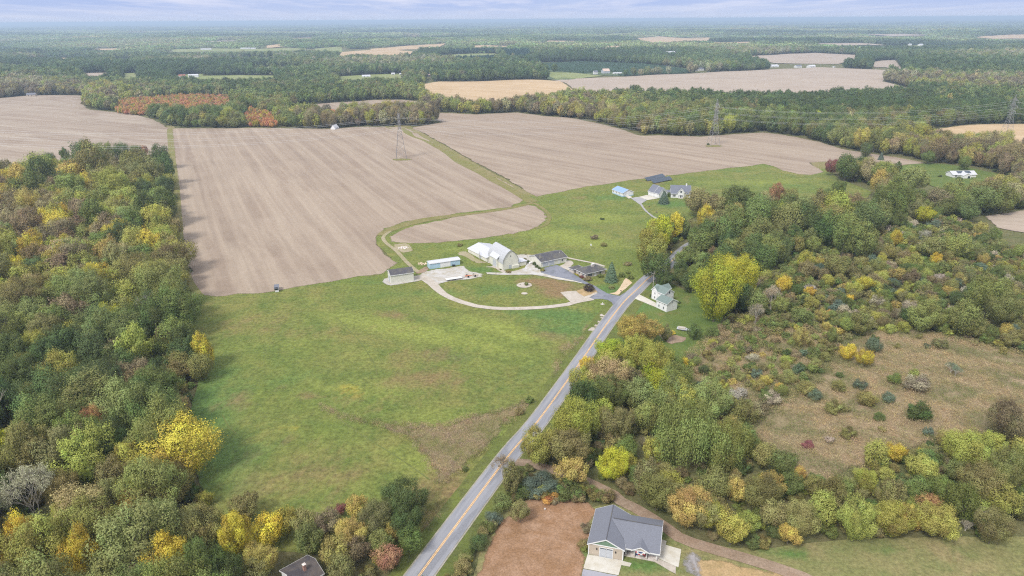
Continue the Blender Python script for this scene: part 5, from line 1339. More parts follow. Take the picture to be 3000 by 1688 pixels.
SHRUBS = {
 'F2': [(1035,755,130,'pu','shrub',.75),(1030,630,110,'br','shrub',.5),(1345,750,80,'ol','shrub',.6),(195,700,48,'g','shrub',1.2),(110,712,18,'g'),(215,400,36,'dg','shrub',1.1),(175,365,40,'ol'),(300,430,60,'dg'),(340,465,50,'dg'),(367,487,44,'dg'),(410,515,60,'ol','shrub',.6),(1480,580,90,'g','shrub',.7),(1600,610,80,'g','shrub',.7),(1560,545,60,'g'),(1190,590,80,'g','shrub',.6),(940,605,60,'rd','shrub',.6),(880,575,34,'y','shrub',.6),(850,565,24,'y','shrub',.6),(1110,70,90,'br','shrub',.7),(1240,170,80,'ol','shrub',.7),(2250,950,45,'dg'),(1555,430,100,'br','shrub',.4),(1870,860,30,'dg','shrub',1.5)],
 'F5': [(1225,1065,50,'dg'),(1440,1130,180,'ol','shrub',.35),(1225,1065,50,'g'),(1935,630,70,'ol','shrub',.5)],
 'F3': [(1325,780,215,'bg','spruce',1.25),(1045,938,36,'br'),(1180,1045,34,'br'),(160,1170,90,'dg','shrub',.4),(1420,720,90,'dg','shrub',.9)],
 'R2': [(880,245,85,'bg'),(1370,262,80,'bg'),(1180,180,80,'bg'),(1420,140,85,'g'),(1820,85,90,'bg','bare',.9),(1230,270,120,'ol'),(1570,360,150,'dg'),(2200,465,120,'bg'),(590,270,110,'gr'),(490,340,130,'br'),(840,575,80,'rd','shrub',.5),(380,250,110,'gr'),(1300,390,70,'g'),(1010,330,110,'ol'),(1040,190,90,'ol'),(1560,170,150,'gr'),(820,200,110,'ol'),(1200,850,110,'ol'),(1310,690,90,'g')],
 'R1': [(570,280,55,'g','shrub',.9),(500,355,60,'ol'),(140,740,40,'g'),(640,850,220,'bg','shrub',.5),(830,880,180,'dg','shrub',.6),(500,880,150,'dg','shrub',.6),(390,960,130,'g'),(330,1070,100,'bg'),(300,1120,90,'ol'),(230,1230,110,'dg'),(160,1310,80,'g'),(130,1400,120,'ol'),(180,1340,30,'y'),(940,1270,50,'g'),(1080,920,110,'ol'),(1000,905,90,'ol'),(950,1130,70,'br'),(930,1240,70,'br'),(700,925,120,'o','shrub',.4)],
 'H': [(1000,500,260,'dg','shrub',.7),(200,380,140,'dg','shrub',.7)],
 'F1': [(1150,250,70,'ol','shrub',.5)],
 'T2': [(465,1222,70,'dg','shrub',.8)],
 'R3': [(430,1110,90,'g'),(160,1115,40,'y'),(2080,1350,90,'bg','bare',.9),(700,880,120,'gr'),(800,880,120,'br'),(1050,1000,140,'g'),(880,1060,120,'g'),(1300,940,110,'bg'),(1750,1080,90,'yg'),(1650,1090,80,'yg'),(980,930,90,'dg'),(2000,1190,90,'ol')],
}


TINTK = 1.68
class Plant:
    __slots__ = ('x', 'y', 'w', 'h', 'col', 'shape', 'sx', 'sy', 'px', 'hand', 'cat', 'tint')


def jitter(c):
    c = np.array(c) * TINTK * random.uniform(.82, 1.18)
    return tuple(np.clip(c * np.array([random.uniform(.92, 1.08), random.uniform(.95, 1.05), random.uniform(.85, 1.15)]), 0, 1))


def solve(crop, e, cat):
    x, y, w, col = e[:4]
    shape = e[4] if len(e) > 4 else None
    if shape is None: shape = 'shrub' if cat == 'shrub' else random.choice(['round', 'round', 'round', 'multi', 'oval', 'spread'] if w / CR[crop][2] > 30 else ['round', 'oval', 'multi'])
    rat = e[5] if len(e) > 5 else {'round': 1.25, 'oval': 1.7, 'spread': 1.05, 'willow': 1.1, 'shrub': .8, 'multi': 1.15, 'bare': 1.4, 'spruce': 1.6}[shape]
    cz = {'shrub': .45, 'spread': .66, 'spruce': .4}.get(shape, .58)
    ws = w / CR[crop][2]; wm = 8
    for _ in range(4):
        p = G(crop, x, y, cz * wm * rat); wm = ws * zc_of(p) / FOC
    t = Plant(); t.x, t.y = p[0], p[1]; t.w = wm; t.h = wm * rat; t.col = col; t.shape = shape; t.hand = True; t.cat = cat
    t.px = ws; t.sx = CR[crop][0] + x / CR[crop][2]; t.sy = CR[crop][1] + y / CR[crop][2]; t.tint = jitter(COLS[col][1])
    return t


trees = [solve(c, e, 'tree') for c, l in HAND.items() for e in l if e[2] > 0]
shrubs = [solve(c, e, 'shrub') for c, l in SHRUBS.items() for e in l]
SP = [t for t in shrubs if t.shape == 'spruce']; shrubs = [t for t in shrubs if t.shape != 'spruce']; trees += SP
for t in SP: t.cat = 'tree'
trees.append(solve('F2', (1340, 560, 185, 'bg', 'spruce', 1.62), 'tree'))

# --- woods between the open places
ROADA = np.array(ROADS)
def near_road(x, y, d):
    r = np.zeros(len(x), bool)
    for p in ROADA: r |= (x - p[0]) ** 2 + (y - p[1]) ** 2 < d * d
    return r


def is_open(x, y, m):
    r = np.zeros(len(x), bool)
    for pl in OPEN:
        a = np.asarray(pl); c0 = a.min(0) - m - 1; c1 = a.max(0) + m + 1
        k = (x > c0[0]) & (x < c1[0]) & (y > c0[1]) & (y < c1[1])
        if not k.any(): continue
        xi, yi = x[k], y[k]; q = np.zeros(len(xi), bool)
        for dx, dy in ((0, 0), (m, 0), (-m, 0), (0, m), (0, -m)): q |= inside(a, xi + dx, yi + dy)
        r[k] |= q
    return r


def in_any(polys, x, y):
    r = np.zeros(len(x), bool)
    for p in polys: r |= inside(p, x, y)
    return r


BRUSH = W('M', [(1880, 720), (2060, 640), (2300, 560), (2460, 560), (2576, 600), (2800, 640), (2800, 940), (2576, 885), (2420, 845), (2250, 820), (2140, 845), (2000, 795)])
HEDGE = W('M', [(1480, 1150), (1600, 1120), (1850, 1120), (2000, 1210), (2200, 1180), (2350, 1130), (2576, 1130), (2800, 1150), (2900, 1370), (2576, 1352), (2150, 1358), (1830, 1375), (1640, 1300), (1480, 1210)])
SAPL = [W('U0', [(890, 770), (1050, 755), (1300, 735), (1560, 725), (1740, 740), (1745, 830), (1600, 850), (1450, 860), (1200, 835), (1050, 860), (880, 845)], 3), W('U0', [(1860, 830), (2090, 870), (2090, 950), (1850, 940)], 3), W('U0', [(2420, 860), (2576, 850), (2576, 900), (2430, 915)], 3)]
OPEN += [[q * (1 - .35 * 13 / CAM_H * .8) for q in SAPL[0]]]
PINE = [W('U1', [(820, 395), (1150, 388), (1170, 470), (850, 475)], 6), W('U1', [(1200, 385), (1420, 375), (1430, 450), (1250, 455)], 6)]
MAPLEGAP = W('M', [(1640, 1200), (1480, 1240)] + [(1480, 1290), (1560, 1290)])


def scatter(y0, y1, sp, half=.83, mar=70):
    ys = np.arange(y0, y1, sp); out = []
    for k, y in enumerate(ys):
        xw = half * y + mar
        xs = np.arange(-xw, xw, sp) + (k % 2) * sp / 2
        out.append(np.column_stack([xs, np.full(len(xs), y)]))
    a = np.vstack(out)
    return a + rng.uniform(-.42, .42, a.shape) * sp


PAL = {'near': ['br', 't', 'go', 'y', 'yg', 'yg', 'yg', 'yg', 'yg', 'ol', 'ol', 'ol', 'lg', 'lg', 'lg', 'lg', 'lg', 'g', 'g', 'g', 'g', 'dg', 'dg', 'dg'],
       'mid': ['br', 'go', 't'] + ['yg'] * 3 + ['ol'] * 5 + ['lg'] * 5 + ['g'] * 7 + ['dg'] * 8,
       'belt': ['br', 'go', 't'] + ['yg'] * 5 + ['lg'] * 5 + ['ol'] * 4 + ['g'] * 5 + ['dg'] * 3,
       'far': ['t', 'yg'] + ['ol'] * 3 + ['lg'] * 5 + ['g'] * 8 + ['dg'] * 9,
       'brush': ['ol'] * 9 + ['g'] * 6 + ['lg'] * 4 + ['br'] * 3 + ['dg'] * 2 + ['yg'] * 3 + ['bg', 'go', 'gr'],
       'hedge': ['go'] * 3 + ['ol'] * 5 + ['yg'] * 4 + ['g'] * 4, 'sap': ['so'] * 5 + ['o'] * 4 + ['go'] * 4 + ['r', 'ol', 'y'], 'pine': ['pine']}
COLS['pine'] = ('dark pine green', (.03, .06, .035))


def far_k(zc): return min(1, max(0, (zc - 700) / 1000))  # leaf tint turns bluer with distance: haze painted into the colour
def plant(x, y, w, hgt, col, shape, cat='tree'):
    t = Plant(); t.x, t.y, t.w, t.h, t.col, t.shape, t.cat, t.hand = x, y, w, hgt, col, shape, cat, False
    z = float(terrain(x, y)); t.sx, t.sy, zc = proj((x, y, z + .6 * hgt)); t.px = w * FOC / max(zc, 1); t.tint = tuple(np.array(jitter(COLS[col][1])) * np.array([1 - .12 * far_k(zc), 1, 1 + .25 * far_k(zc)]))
    return t


HT = np.array([(t.x, t.y, t.w) for t in trees])
BLH = G('F0', 1450, 650)
def free(x, y, k):
    """no listed tree close by"""
    r = np.ones(len(x), bool)
    for hx, hy, hw in HT: r &= (x - hx) ** 2 + (y - hy) ** 2 > (hw * k + 1.2) ** 2
    for hx, hy, hl in FARH:
        d = math.hypot(hx, hy)
        if d > 900: continue
        r &= ~clear_of(x, y, hx, hy, hl, d)
    r &= ~((y < 126) & (x > -62) & (x < -36))
    return r & ((x - BLH[0]) ** 2 + (y - BLH[1]) ** 2 > 90)


def clear_of(x, y, hx, hy, hl, d):
    """the open yard in front of a far house"""
    ux, uy = -hx / d, -hy / d
    s = (x - hx) * ux + (y - hy) * uy; q = np.abs(-(x - hx) * uy + (y - hy) * ux)
    return (s > -hl * .6) & (s < 13 * d / CAM_H + 8) & (q < hl * .62 + 2)


def near_track(x, y, d):
    r = np.zeros(len(x), bool)
    for p in TRACKS: r |= (x - p[0]) ** 2 + (y - p[1]) ** 2 < d * d
    return r
TRACKS = np.array(smooth(W('R1', [(440, 690), (560, 700), (720, 745), (900, 800), (1010, 850), (1130, 910)]) + W('F4', [(1000, 170), (1250, 290), (1500, 440), (1750, 610), (1950, 760), (2200, 860)]) + W('R2', [(260, 1290), (420, 1335), (600, 1390)]), 3))
wild = []
# near and middle woods
for (y0, y1, sp, lo, hi) in ((70, 950, 8.9, 6.5, 14.5), (950, 1500, 9.5, 8, 14), (1500, 2700, 12.0, 10, 17)):
    a = scatter(y0, y1, sp); x, y = a[:, 0], a[:, 1]
    k = ~is_open(x, y, 3.2 if y0 < 900 else 4); x, y = x[k], y[k]
    if y0 < 900:
        k = ~near_road(x, y, 9.5) & free(x, y, .40); x, y = x[k], y[k]
        k = ~in_any([MARSH_A, MARSH_B, BRUSH, LAWN_BR_W := W('M', LAWN_BR)], x, y); x, y = x[k], y[k]
        k = ~near_track(x, y, 6.5) & ~((y < 150) & (x > -5) & (x < 40)) & ~((y < 131) & (x > -5)); x, y = x[k], y[k]
    k = ~in_any(SAPL, x, y)
    for hx, hy, hl in FARH: k &= ~clear_of(x, y, hx, hy, hl, math.hypot(hx, hy))
    x, y = x[k], y[k]
    hd = inside(HEDGE, x, y); pn = in_any(PINE, x, y)
    for xi, yi, q, pi in zip(x, y, hd, pn):
        d = math.hypot(xi, yi); w = random.uniform(lo, hi)
        if pi: wild.append(plant(xi, yi, 8, random.uniform(17, 20), 'pine', 'oval')); continue
        if q: wild.append(plant(xi, yi, random.uniform(5, 8), random.uniform(6, 9), random.choice(PAL['hedge']), random.choice(['round', 'multi', 'shrub']))); continue
        # colours run in drifts
        dr = math.sin(xi / 37 + 1.7 * math.sin(yi / 61)) + math.sin(yi / 53 + xi / 91)
        dr2 = math.sin(xi / 140 + 2 * math.sin(yi / 230)) + math.sin(yi / 170 + xi / 310)
        zone = 'near' if (yi < 620 and xi < -40) or yi < 330 else ('belt' if (dr > .35 and d < 1500) else ('mid' if d < 1600 else 'far'))
        hh = w * random.uniform(1.15, 1.55)
        if zone == 'near': w = w if random.random() < .75 else w * 1.2
        if zone == 'near' and xi > 0: w *= .85; hh = w * random.uniform(1.1, 1.4)
        pl_ = PAL[zone]; ci = pl_[int(np.clip((.5 + .27 * dr + random.gauss(0, .17)) * len(pl_), 0, len(pl_) - 1))] if zone == 'near' else pl_[int(np.clip((.5 + .30 * dr2 + random.gauss(0, .17)) * len(pl_), 0, len(pl_) - 1))]
        wild.append(plant(xi, yi, w, hh, ci, random.choice((['round'] * 4 + ['oval'] * 3 + ['spread', 'multi', 'multi']) * 3 + ['bare'] * (2 if zone == 'near' else 0))))
# scrub
a = scatter(150, 620, 4.6); x, y = a[:, 0], a[:, 1]
k = inside(BRUSH, x, y) & ~is_open(x, y, 1.5) & free(x, y, .38); x, y = x[k], y[k]
for xi, yi in zip(x, y):
    w = random.uniform(2.4, 6.5); wild.append(plant(xi, yi, w, w * random.uniform(.8, 1.25), random.choice(PAL['brush']), random.choice(['shrub', 'shrub', 'round', 'multi', 'oval', 'bare'] if random.random() < .5 else ['shrub', 'round']), 'shrub' if w < 5 else 'tree'))
# orange saplings
for pl in SAPL:
    a_ = np.asarray(pl); x0, y0 = a_.min(0); x1, y1 = a_.max(0)
    gx, gy = np.meshgrid(np.arange(x0, x1, 4.2), np.arange(y0, y1, 4.2)); gx = gx.ravel() + rng.uniform(-1.6, 1.6, gx.size); gy = gy.ravel() + rng.uniform(-1.6, 1.6, gy.size)
    k = inside(pl, gx, gy)
    for xi, yi in zip(gx[k], gy[k]): wild.append(plant(xi, yi, random.uniform(3.2, 5.8), random.uniform(5, 9.5), random.choice(PAL['sap']), random.choice(['oval', 'round'])))
# marsh shrubs and undergrowth along the woods
a = scatter(70, 560, 3.6); x, y = a[:, 0], a[:, 1]
k = ~near_road(x, y, 7.5) & ~is_open(x, y, .4) & free(x, y, .18); x, y = x[k], y[k]
k = (y < 290) | ~is_open(x, y, 5); x, y = x[k], y[k]
k = ~near_track(x, y, 3.6); x, y = x[k], y[k]
ma, mb_ = inside(MARSH_A, x, y), inside(MARSH_B, x, y); bru = inside(BRUSH, x, y)
for xi, yi, qa, qb, qr in zip(x, y, ma, mb_, bru):
    if random.random() > (.035 if qa else .8 if qb else .3 if qr else .85): continue
    w = random.uniform(2.0, 4.2)
    c = random.choice(PAL['brush']) if (qa or qb or qr) else random.choice(['dg', 'g', 'ol', 'ol', 'g', 'dg', 'yg', 'br'])
    wild.append(plant(xi, yi, w, w * random.uniform(.6, 1.05), c, 'shrub', 'shrub'))
# hedgerow bottoms, orchard rows
orch = W('M', [(1310, 163), (1450, 157), (1620, 163), (1748, 181), (1717, 186), (1572, 192), (1442, 184), (1330, 172)])
oa = np.asarray(orch); cx, cy = oa.mean(0)
for r in np.arange(-420, 420, 9.0):
    for s in np.arange(-500, 500, 6.5):
        xi = cx + s * .97 - r * .24; yi = cy + s * .24 + r * .97
        if abs(xi) < .8 * yi and bool(inside(orch, np.array([xi]), np.array([yi]))[0]) and math.hypot(xi - G('U1', 2000, 560)[0], yi - G('U1', 2000, 560)[1]) > 55:
            wild.append(plant(xi, yi, 4.6, 4.2, 'orch', 'shrub', 'orch') if 'orch' in COLS else (COLS.__setitem__('orch', ('orchard green', (.06, .095, .045))), plant(xi, yi, 4.6, 4.2, 'orch', 'shrub', 'orch'))[1])

# --- which trees are large enough in the picture to be things of their own
def in_frame(t): return -.25 * t.px < t.sx < 3000 + .25 * t.px and 40 < t.sy - .0 and t.sy < 1688 + .55 * t.px
cand = sorted([t for t in trees + [w for w in wild if w.cat == 'tree'] if in_frame(t)], key=lambda t: -t.px * (1.9 if t.hand else .8))
own = cand[:300]; ownset = set(map(id, own))
sown = sorted([t for t in shrubs if in_frame(t)], key=lambda t: -t.px)
rest = [t for t in trees + wild if id(t) not in ownset] + [t for t in shrubs if t not in sown]


def lod_of(t): return 2 if t.px > 85 else (1 if t.px > 28 else 0)


def words_for(t):
    sh = {'round': 'round', 'oval': 'tall', 'spread': 'spreading', 'willow': 'wide drooping', 'multi': 'broad', 'bare': 'leafless' if t.col == 'gr' else 'sparse', 'spruce': 'spruce', 'shrub': 'low'}[t.shape]
    big = 'large ' if t.px > 150 else ('small ' if t.px < 40 else '')
    c = COLS[t.col][0]
    if t.col == 'gr': c = 'grey'
    return c, (big + sh).strip()


def place_of(t):
    mx, my = t.sx * .8587, t.sy * .8587
    if t.x < 0 and my > 1230 and mx < 1110: return 'in the thicket by the old house' if mx > 560 else 'in the bottom corner of the big wood'
    if mx < 565 and my > 335: return ('at the wood end by the ploughed field' if my < 500 else 'in the wood along the ploughed field' if my < 700 else 'in the wood at the meadow corner' if my < 900 else 'in the big wood beside the meadow')
    if t.y > 700: return 'in the woods beyond the ploughed fields'
    if t.cat == 'shrub' and bool(inside(MARSH_A, np.array([t.x]), np.array([t.y]))[0]): return 'standing in the brown marsh'
    if bool(inside(HEDGE, np.array([t.x]), np.array([t.y]))[0]): return 'in the hedgerow above the bottom lawn'
    if my < 470 and mx > 1700: return 'around the solar roofed house'
    if mx > 1590 and my < 600 and mx < 1760: return 'beside the lane below the grey cape house'
    if my < 600: return 'in the wood below the solar house'
    if mx < 1760 and my < 760: return 'along the road behind the white farmhouse'
    if my < 800: return 'in the scrub beyond the white farmhouse'
    if mx < 1780 and my < 1130: return 'beside the road below the white farmhouse'
    if my < 1130: return 'on the edge of the brown marsh'
    return 'near the tan cottage' if mx < 1750 else 'between the marsh and the bottom lawn'


ORD = ['first', 'second', 'third', 'fourth', 'fifth', 'sixth', 'seventh', 'eighth', 'ninth', 'tenth', 'eleventh', 'twelfth', 'thirteenth', 'fourteenth', 'fifteenth', 'sixteenth', 'seventeenth', 'eighteenth', 'nineteenth', 'twentieth']
SHORT = {'dark green': 'dark', 'mid green': 'green', 'light green': 'pale', 'yellow green': 'yellowish', 'lime green': 'lime', 'bare grey': 'grey', 'blue green': 'bluish', 'rust red': 'rusty', 'deep red': 'red', 'dark purple': 'purple', 'salmon orange': 'orange'}
def road_dist(t): return float(np.min((ROADA[:, 0] - t.x) ** 2 + (ROADA[:, 1] - t.y) ** 2))


def label_all(ts, noun):
    """colour, form and place; then the neighbours' colours; then the count outwards from the road"""
    base = {}
    for t in ts:
        c, s = words_for(t); nn = '' if t.shape == 'spruce' else noun
        base.setdefault(' '.join(f'{c} {s} {nn}'.split()) + ' ' + place_of(t), []).append(t)
    out = {}
    col = lambda q: SHORT.get(COLS[q.col][0], COLS[q.col][0])
    for b, l in base.items():
        if len(l) == 1: out[id(l[0])] = b; continue
        l.sort(key=road_dist); n = len(b.split()); by = {}
        for t in l:
            nb = sorted([q for q in ts if q is not t and abs(q.sy - t.sy) < 1.0 * t.px + 20], key=lambda q: abs(q.sx - t.sx))
            lf = next((q for q in nb if q.sx < t.sx and col(q) != col(t)), None); rg = next((q for q in nb if q.sx > t.sx and col(q) != col(t)), None)
            k = ''
            if lf is not None and rg is not None and n <= 11: k = f'between {col(lf)} and {col(rg)} ones' if col(lf) != col(rg) else f'between two {col(lf)} ones'
            elif (lf or rg) is not None and n <= 12: k = f'by {"an" if col(lf or rg)[0] in "ao" else "a"} {col(lf or rg)} one'
            by.setdefault(k, []).append(t)
        for k, l2 in by.items():
            for t in l2:
                s = b + ', ' + k if k and len(l2) == 1 else b + ', ' + ORD[min(19, l.index(t))] + ' from the road'
                if len(s.split()) > 16: s = s.replace(' large ', ' ').replace(' small ', ' ')
                if len(s.split()) > 16: s = s.replace(' wide drooping ', ' drooping ').replace('the ', '', 1)
                out[id(t)] = s
    return out


def grow(t, name, label, group):
    lod = lod_of(t); n = SHAPES[t.shape]; k = random.randrange(n)
    r = empty(name, (t.x, t.y, float(terrain(t.x, t.y))), random.uniform(0, 6.28), label, t.cat, group)
    r.scale = (t.w, t.w, t.h)
    for nm, src in (('trunk' if t.cat == 'tree' else 'stem', TRUNK), ('crown' if t.cat == 'tree' else 'foliage', CROWN)):
        o = bpy.data.objects.new(nm, src[(t.shape, lod, k)]); COL.objects.link(o); o.parent = r
        if src is CROWN: o.color = (*t.tint, 1)


LB = label_all(own, 'tree')
for t in own: grow(t, 'spruce_tree' if t.shape == 'spruce' else 'tree', LB[id(t)], None if t.shape == 'spruce' else 'trees of the woods, marsh edge and hedgerow')
LB = label_all(sown, 'shrub')
for t in sown: grow(t, 'shrub', LB[id(t)], 'shrubs of the yards, verges and marsh')

# --- everything past that: three masses of instanced plants
def proto_collection(nm, items):
    c = bpy.data.collections.new(nm)
    for i, me in enumerate(items):
        o = bpy.data.objects.new('%s_%02d' % (nm, i), me); c.objects.link(o)
    return c


def plant_mass(name, coll, pts, idx, rot, scl, tint, kind='stuff'):
    me = bpy.data.meshes.new(name); n = len(pts)
    me.vertices.add(n); me.vertices.foreach_set('co', np.asarray(pts, np.float32).ravel())
    for nm, ty, dat in (('pick', 'INT', np.asarray(idx, np.int32)), ('turn', 'FLOAT', np.asarray(rot, np.float32))):
        a = me.attributes.new(nm, ty, 'POINT'); a.data.foreach_set('value', dat)
    a = me.attributes.new('size', 'FLOAT_VECTOR', 'POINT'); a.data.foreach_set('vector', np.asarray(scl, np.float32).ravel())
    tt = np.ones((n, 4), np.float32); tt[:, :3] = np.asarray(tint)
    a = me.attributes.new('tint', 'FLOAT_COLOR', 'POINT'); a.data.foreach_set('color', tt.ravel())
    o = link(name, me); tag(o, kind=kind)
    ng = bpy.data.node_groups.new(name, 'GeometryNodeTree')
    ng.interface.new_socket('Geometry', in_out='INPUT', socket_type='NodeSocketGeometry'); ng.interface.new_socket('Geometry', in_out='OUTPUT', socket_type='NodeSocketGeometry')
    gi = ng.nodes.new('NodeGroupInput'); go = ng.nodes.new('NodeGroupOutput')
    ip = ng.nodes.new('GeometryNodeInstanceOnPoints'); ci = ng.nodes.new('GeometryNodeCollectionInfo')
    ci.inputs['Collection'].default_value = coll; ci.inputs['Separate Children'].default_value = True; ci.inputs['Reset Children'].default_value = True
    def attr(nm, ty):
        q = ng.nodes.new('GeometryNodeInputNamedAttribute'); q.data_type = ty; q.inputs['Name'].default_value = nm
        return [s for s in q.outputs if s.enabled and s.name == 'Attribute'][0]
    ng.links.new(gi.outputs[0], ip.inputs['Points']); ng.links.new(ci.outputs[0], ip.inputs['Instance'])
    ip.inputs['Pick Instance'].default_value = True
    ng.links.new(attr('pick', 'INT'), ip.inputs['Instance Index'])
    cx_ = ng.nodes.new('ShaderNodeCombineXYZ'); ng.links.new(attr('turn', 'FLOAT'), cx_.inputs[2])
    er = ng.nodes.new('FunctionNodeEulerToRotation'); ng.links.new(cx_.outputs[0], er.inputs[0]); ng.links.new(er.outputs[0], ip.inputs['Rotation'])
    ng.links.new(attr('size', 'FLOAT_VECTOR'), ip.inputs['Scale'])
    ng.links.new(ip.outputs[0], go.inputs[0])
    md = o.modifiers.new('plants', 'NODES'); md.node_group = ng
    return o


keys = [k for k in PL]
kidx = {}; items = []
for key in keys:
    P, v, w = PL[key]
    me = quads_mesh('wild_' + key[0], np.concatenate([P, w]), np.concatenate([np.zeros(len(P), int), np.ones(len(w), int)]), np.concatenate([v, np.full((len(w),) + v.shape[1:], .5)]))
    me.materials.append(LEAFI); me.materials.append(BARK)
    kidx[key] = len(items); items.append(me)
wildc = proto_collection('wild_plant', items)


def mass(name, ts):
    pts = [(t.x, t.y, float(terrain(t.x, t.y))) for t in ts]
    idx = [kidx[(t.shape, lod_of(t), random.randrange(SHAPES[t.shape]))] for t in ts]
    plant_mass(name, wildc, pts, idx, rng.uniform(0, 6.28, len(ts)), [(t.w, t.w, t.h) for t in ts], [t.tint for t in ts])


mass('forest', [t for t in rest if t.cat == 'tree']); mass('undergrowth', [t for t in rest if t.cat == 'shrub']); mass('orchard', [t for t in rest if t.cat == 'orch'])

# far woods: canopy patches
def patch(seed, size, n, per, ls):
    rs = np.random.default_rng(seed); Q = []; V = []
    g_ = int(math.sqrt(n)); s = size / g_
    for i in range(g_):
        for j in range(g_):
            c = np.array([(i + .5 + rs.uniform(-.4, .4)) * s - size / 2, (j + .5 + rs.uniform(-.4, .4)) * s - size / 2, 0]); r = s * rs.uniform(.5, .72); hh = rs.uniform(11, 19)
            d = unit(rs.normal(0, 1, (per, 3))); d[:, 2] = np.abs(d[:, 2])
            pos = c + d * np.array([r, r, hh * .55]) + np.array([0, 0, hh * .42]); pos[:, 2] -= rs.uniform(0, .25, per) * hh * (d[:, 2] < .3)
            Q.append(leaf_quads(rs, pos, unit(d + rs.normal(0, .4, (per, 3)) + np.array([0, 0, .3])), ls)); V.append(np.clip(rs.normal(.5, .22) + rs.normal(0, .1, per), 0, 1))
    me = quads_mesh('canopy', np.concatenate(Q), None, np.concatenate(V)); me.materials.append(LEAFI)
    return me
canc = proto_collection('canopy_patch', [patch(k, 72, 36, 30, 1.9) for k in range(5)])
pts, sc, tn = [], [], []
FARC = [(COLS[c][1][0] * 1.0, COLS[c][1][1] * 1.12, COLS[c][1][2] * 1.4) for c in ['ol', 'lg', 'lg', 'g', 'g', 'dg']]  # far canopy colours pushed bluer, painted haze on top of the volume
for (y0, y1, sp, z) in ((2640, 5200, 66, 1.0), (5200, 9500, 132, 1.25), (9500, 19000, 300, 1.3), (19000, 42000, 700, 1.6)):
    a = scatter(y0, y1, sp, .80, 0); x, y = a[:, 0], a[:, 1]
    k = ~is_open(x, y, sp * .42); x, y = x[k], y[k]
    zz = terrain(x, y); s = sp / 66
    gaps = (np.sin(x / 430 + 2 * np.sin(y / 700)) * np.sin(y / 310 + x / 900) > .86) & (y < 9000)
    for xi, yi, zi in zip(x[~gaps], y[~gaps], zz[~gaps]):
        pts.append((xi, yi, zi)); sc.append((s * 1.08, s * 1.08, z * random.uniform(.8, 1.25)))
        q_ = math.sin(xi / 330 + 2 * math.sin(yi / 520)) + math.sin(yi / 400 + xi / 700)
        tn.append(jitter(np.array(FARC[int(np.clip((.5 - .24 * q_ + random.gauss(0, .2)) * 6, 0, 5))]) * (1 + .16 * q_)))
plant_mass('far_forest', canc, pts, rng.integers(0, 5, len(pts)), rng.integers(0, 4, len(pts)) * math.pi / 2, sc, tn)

# reeds and weeds
def tuft(seed, n, h, r, ls, asp):
    rs = np.random.default_rng(seed)
    pos = np.column_stack([rs.normal(0, r, n), rs.normal(0, r, n), rs.uniform(.2, 1, n) * h])
    nr = unit(np.column_stack([rs.normal(0, 1, n), rs.normal(0, 1, n), rs.normal(1.0, .4, n)]))
    P = leaf_quads(rs, pos, nr, ls, asp); mid = P.mean(1, keepdims=True); P = mid + (P - mid) * np.array([.8, .8, 1.8])
    me = quads_mesh('tuft', P, None, np.clip(rs.normal(.5, .22, n), 0, 1)); me.materials.append(LEAFI)
    return me
tufc = proto_collection('tuft', [tuft(k, 70, 1.5, .55, .10, .36) for k in range(4)])
def tufts(name, polys, sp, size, cols, thin=0.0, road=6.0):
    pts, sc, tn = [], [], []
    for pl in polys:
        a_ = np.asarray(pl); x0, y0 = a_.min(0); x1, y1 = a_.max(0)
        gx, gy = np.meshgrid(np.arange(x0, x1, sp), np.arange(y0, y1, sp)); gx = gx.ravel() + rng.uniform(-.5, .5, gx.size) * sp; gy = gy.ravel() + rng.uniform(-.5, .5, gy.size) * sp
        k = inside(pl, gx, gy) & (rng.random(gx.size) > thin) & (np.abs(gx) < .82 * gy + 20); gx, gy = gx[k], gy[k]
        k = ~near_road(gx, gy, road); gx, gy = gx[k], gy[k]
        dens = np.sin(gx / 7 + np.sin(gy / 9) * 2) * np.sin(gy / 6 + gx / 17); k = dens > -.9; gx, gy, dens = gx[k], gy[k], dens[k]
        for xi, yi, q in zip(gx, gy, dens):
            s = random.uniform(*size); pts.append((xi, yi, float(terrain(xi, yi)))); sc.append((s * 1.3, s * 1.3, s))
            i = int(np.clip((q + .6) / 1.6 * len(cols) + random.uniform(-1.4, 1.4), 0, len(cols) - 1)); tn.append(jitter(cols[i]))
    plant_mass(name, tufc, pts, rng.integers(0, 4, len(pts)), rng.uniform(0, 6.28, len(pts)), sc, tn)
REED = [(.125, .135, .05), (.185, .165, .07), (.25, .20, .10), (.295, .225, .13), (.285, .215, .12), (.235, .185, .095), (.16, .155, .065)]
tufts('reeds', [MARSH_A, MARSH_B], 1.3, (.55, 1.2), REED, .05)
WEED2 = W('F8', [(1090, 1170), (1200, 1015), (1400, 925), (1590, 885), (1610, 900), (1430, 1010), (1310, 1130), (1200, 1240), (1110, 1430), (1070, 1445)])
WEED3 = W('B', [(1690, 1010), (1760, 930), (1817, 900), (1830, 960), (1790, 1060), (1700, 1150)])
tufts('weeds', [WEED, WEED2, WEED3], .95, (.45, .95), [(.15, .16, .055), (.21, .18, .085), (.25, .19, .125), (.27, .19, .14), (.28, .22, .12)], .22, 5.2)
tufts('meadow_tussocks', [MEADOWW], 2.3, (.16, .34), [(.10, .15, .035), (.13, .17, .04), (.15, .165, .05), (.19, .22, .05)], .25, 5.5)
# ------------------------------------------------------------------ air, sky and light
SUN_EL, SUN_AZ = R(48), R(-60)          # high thin cloud, light from behind the viewer's shoulder
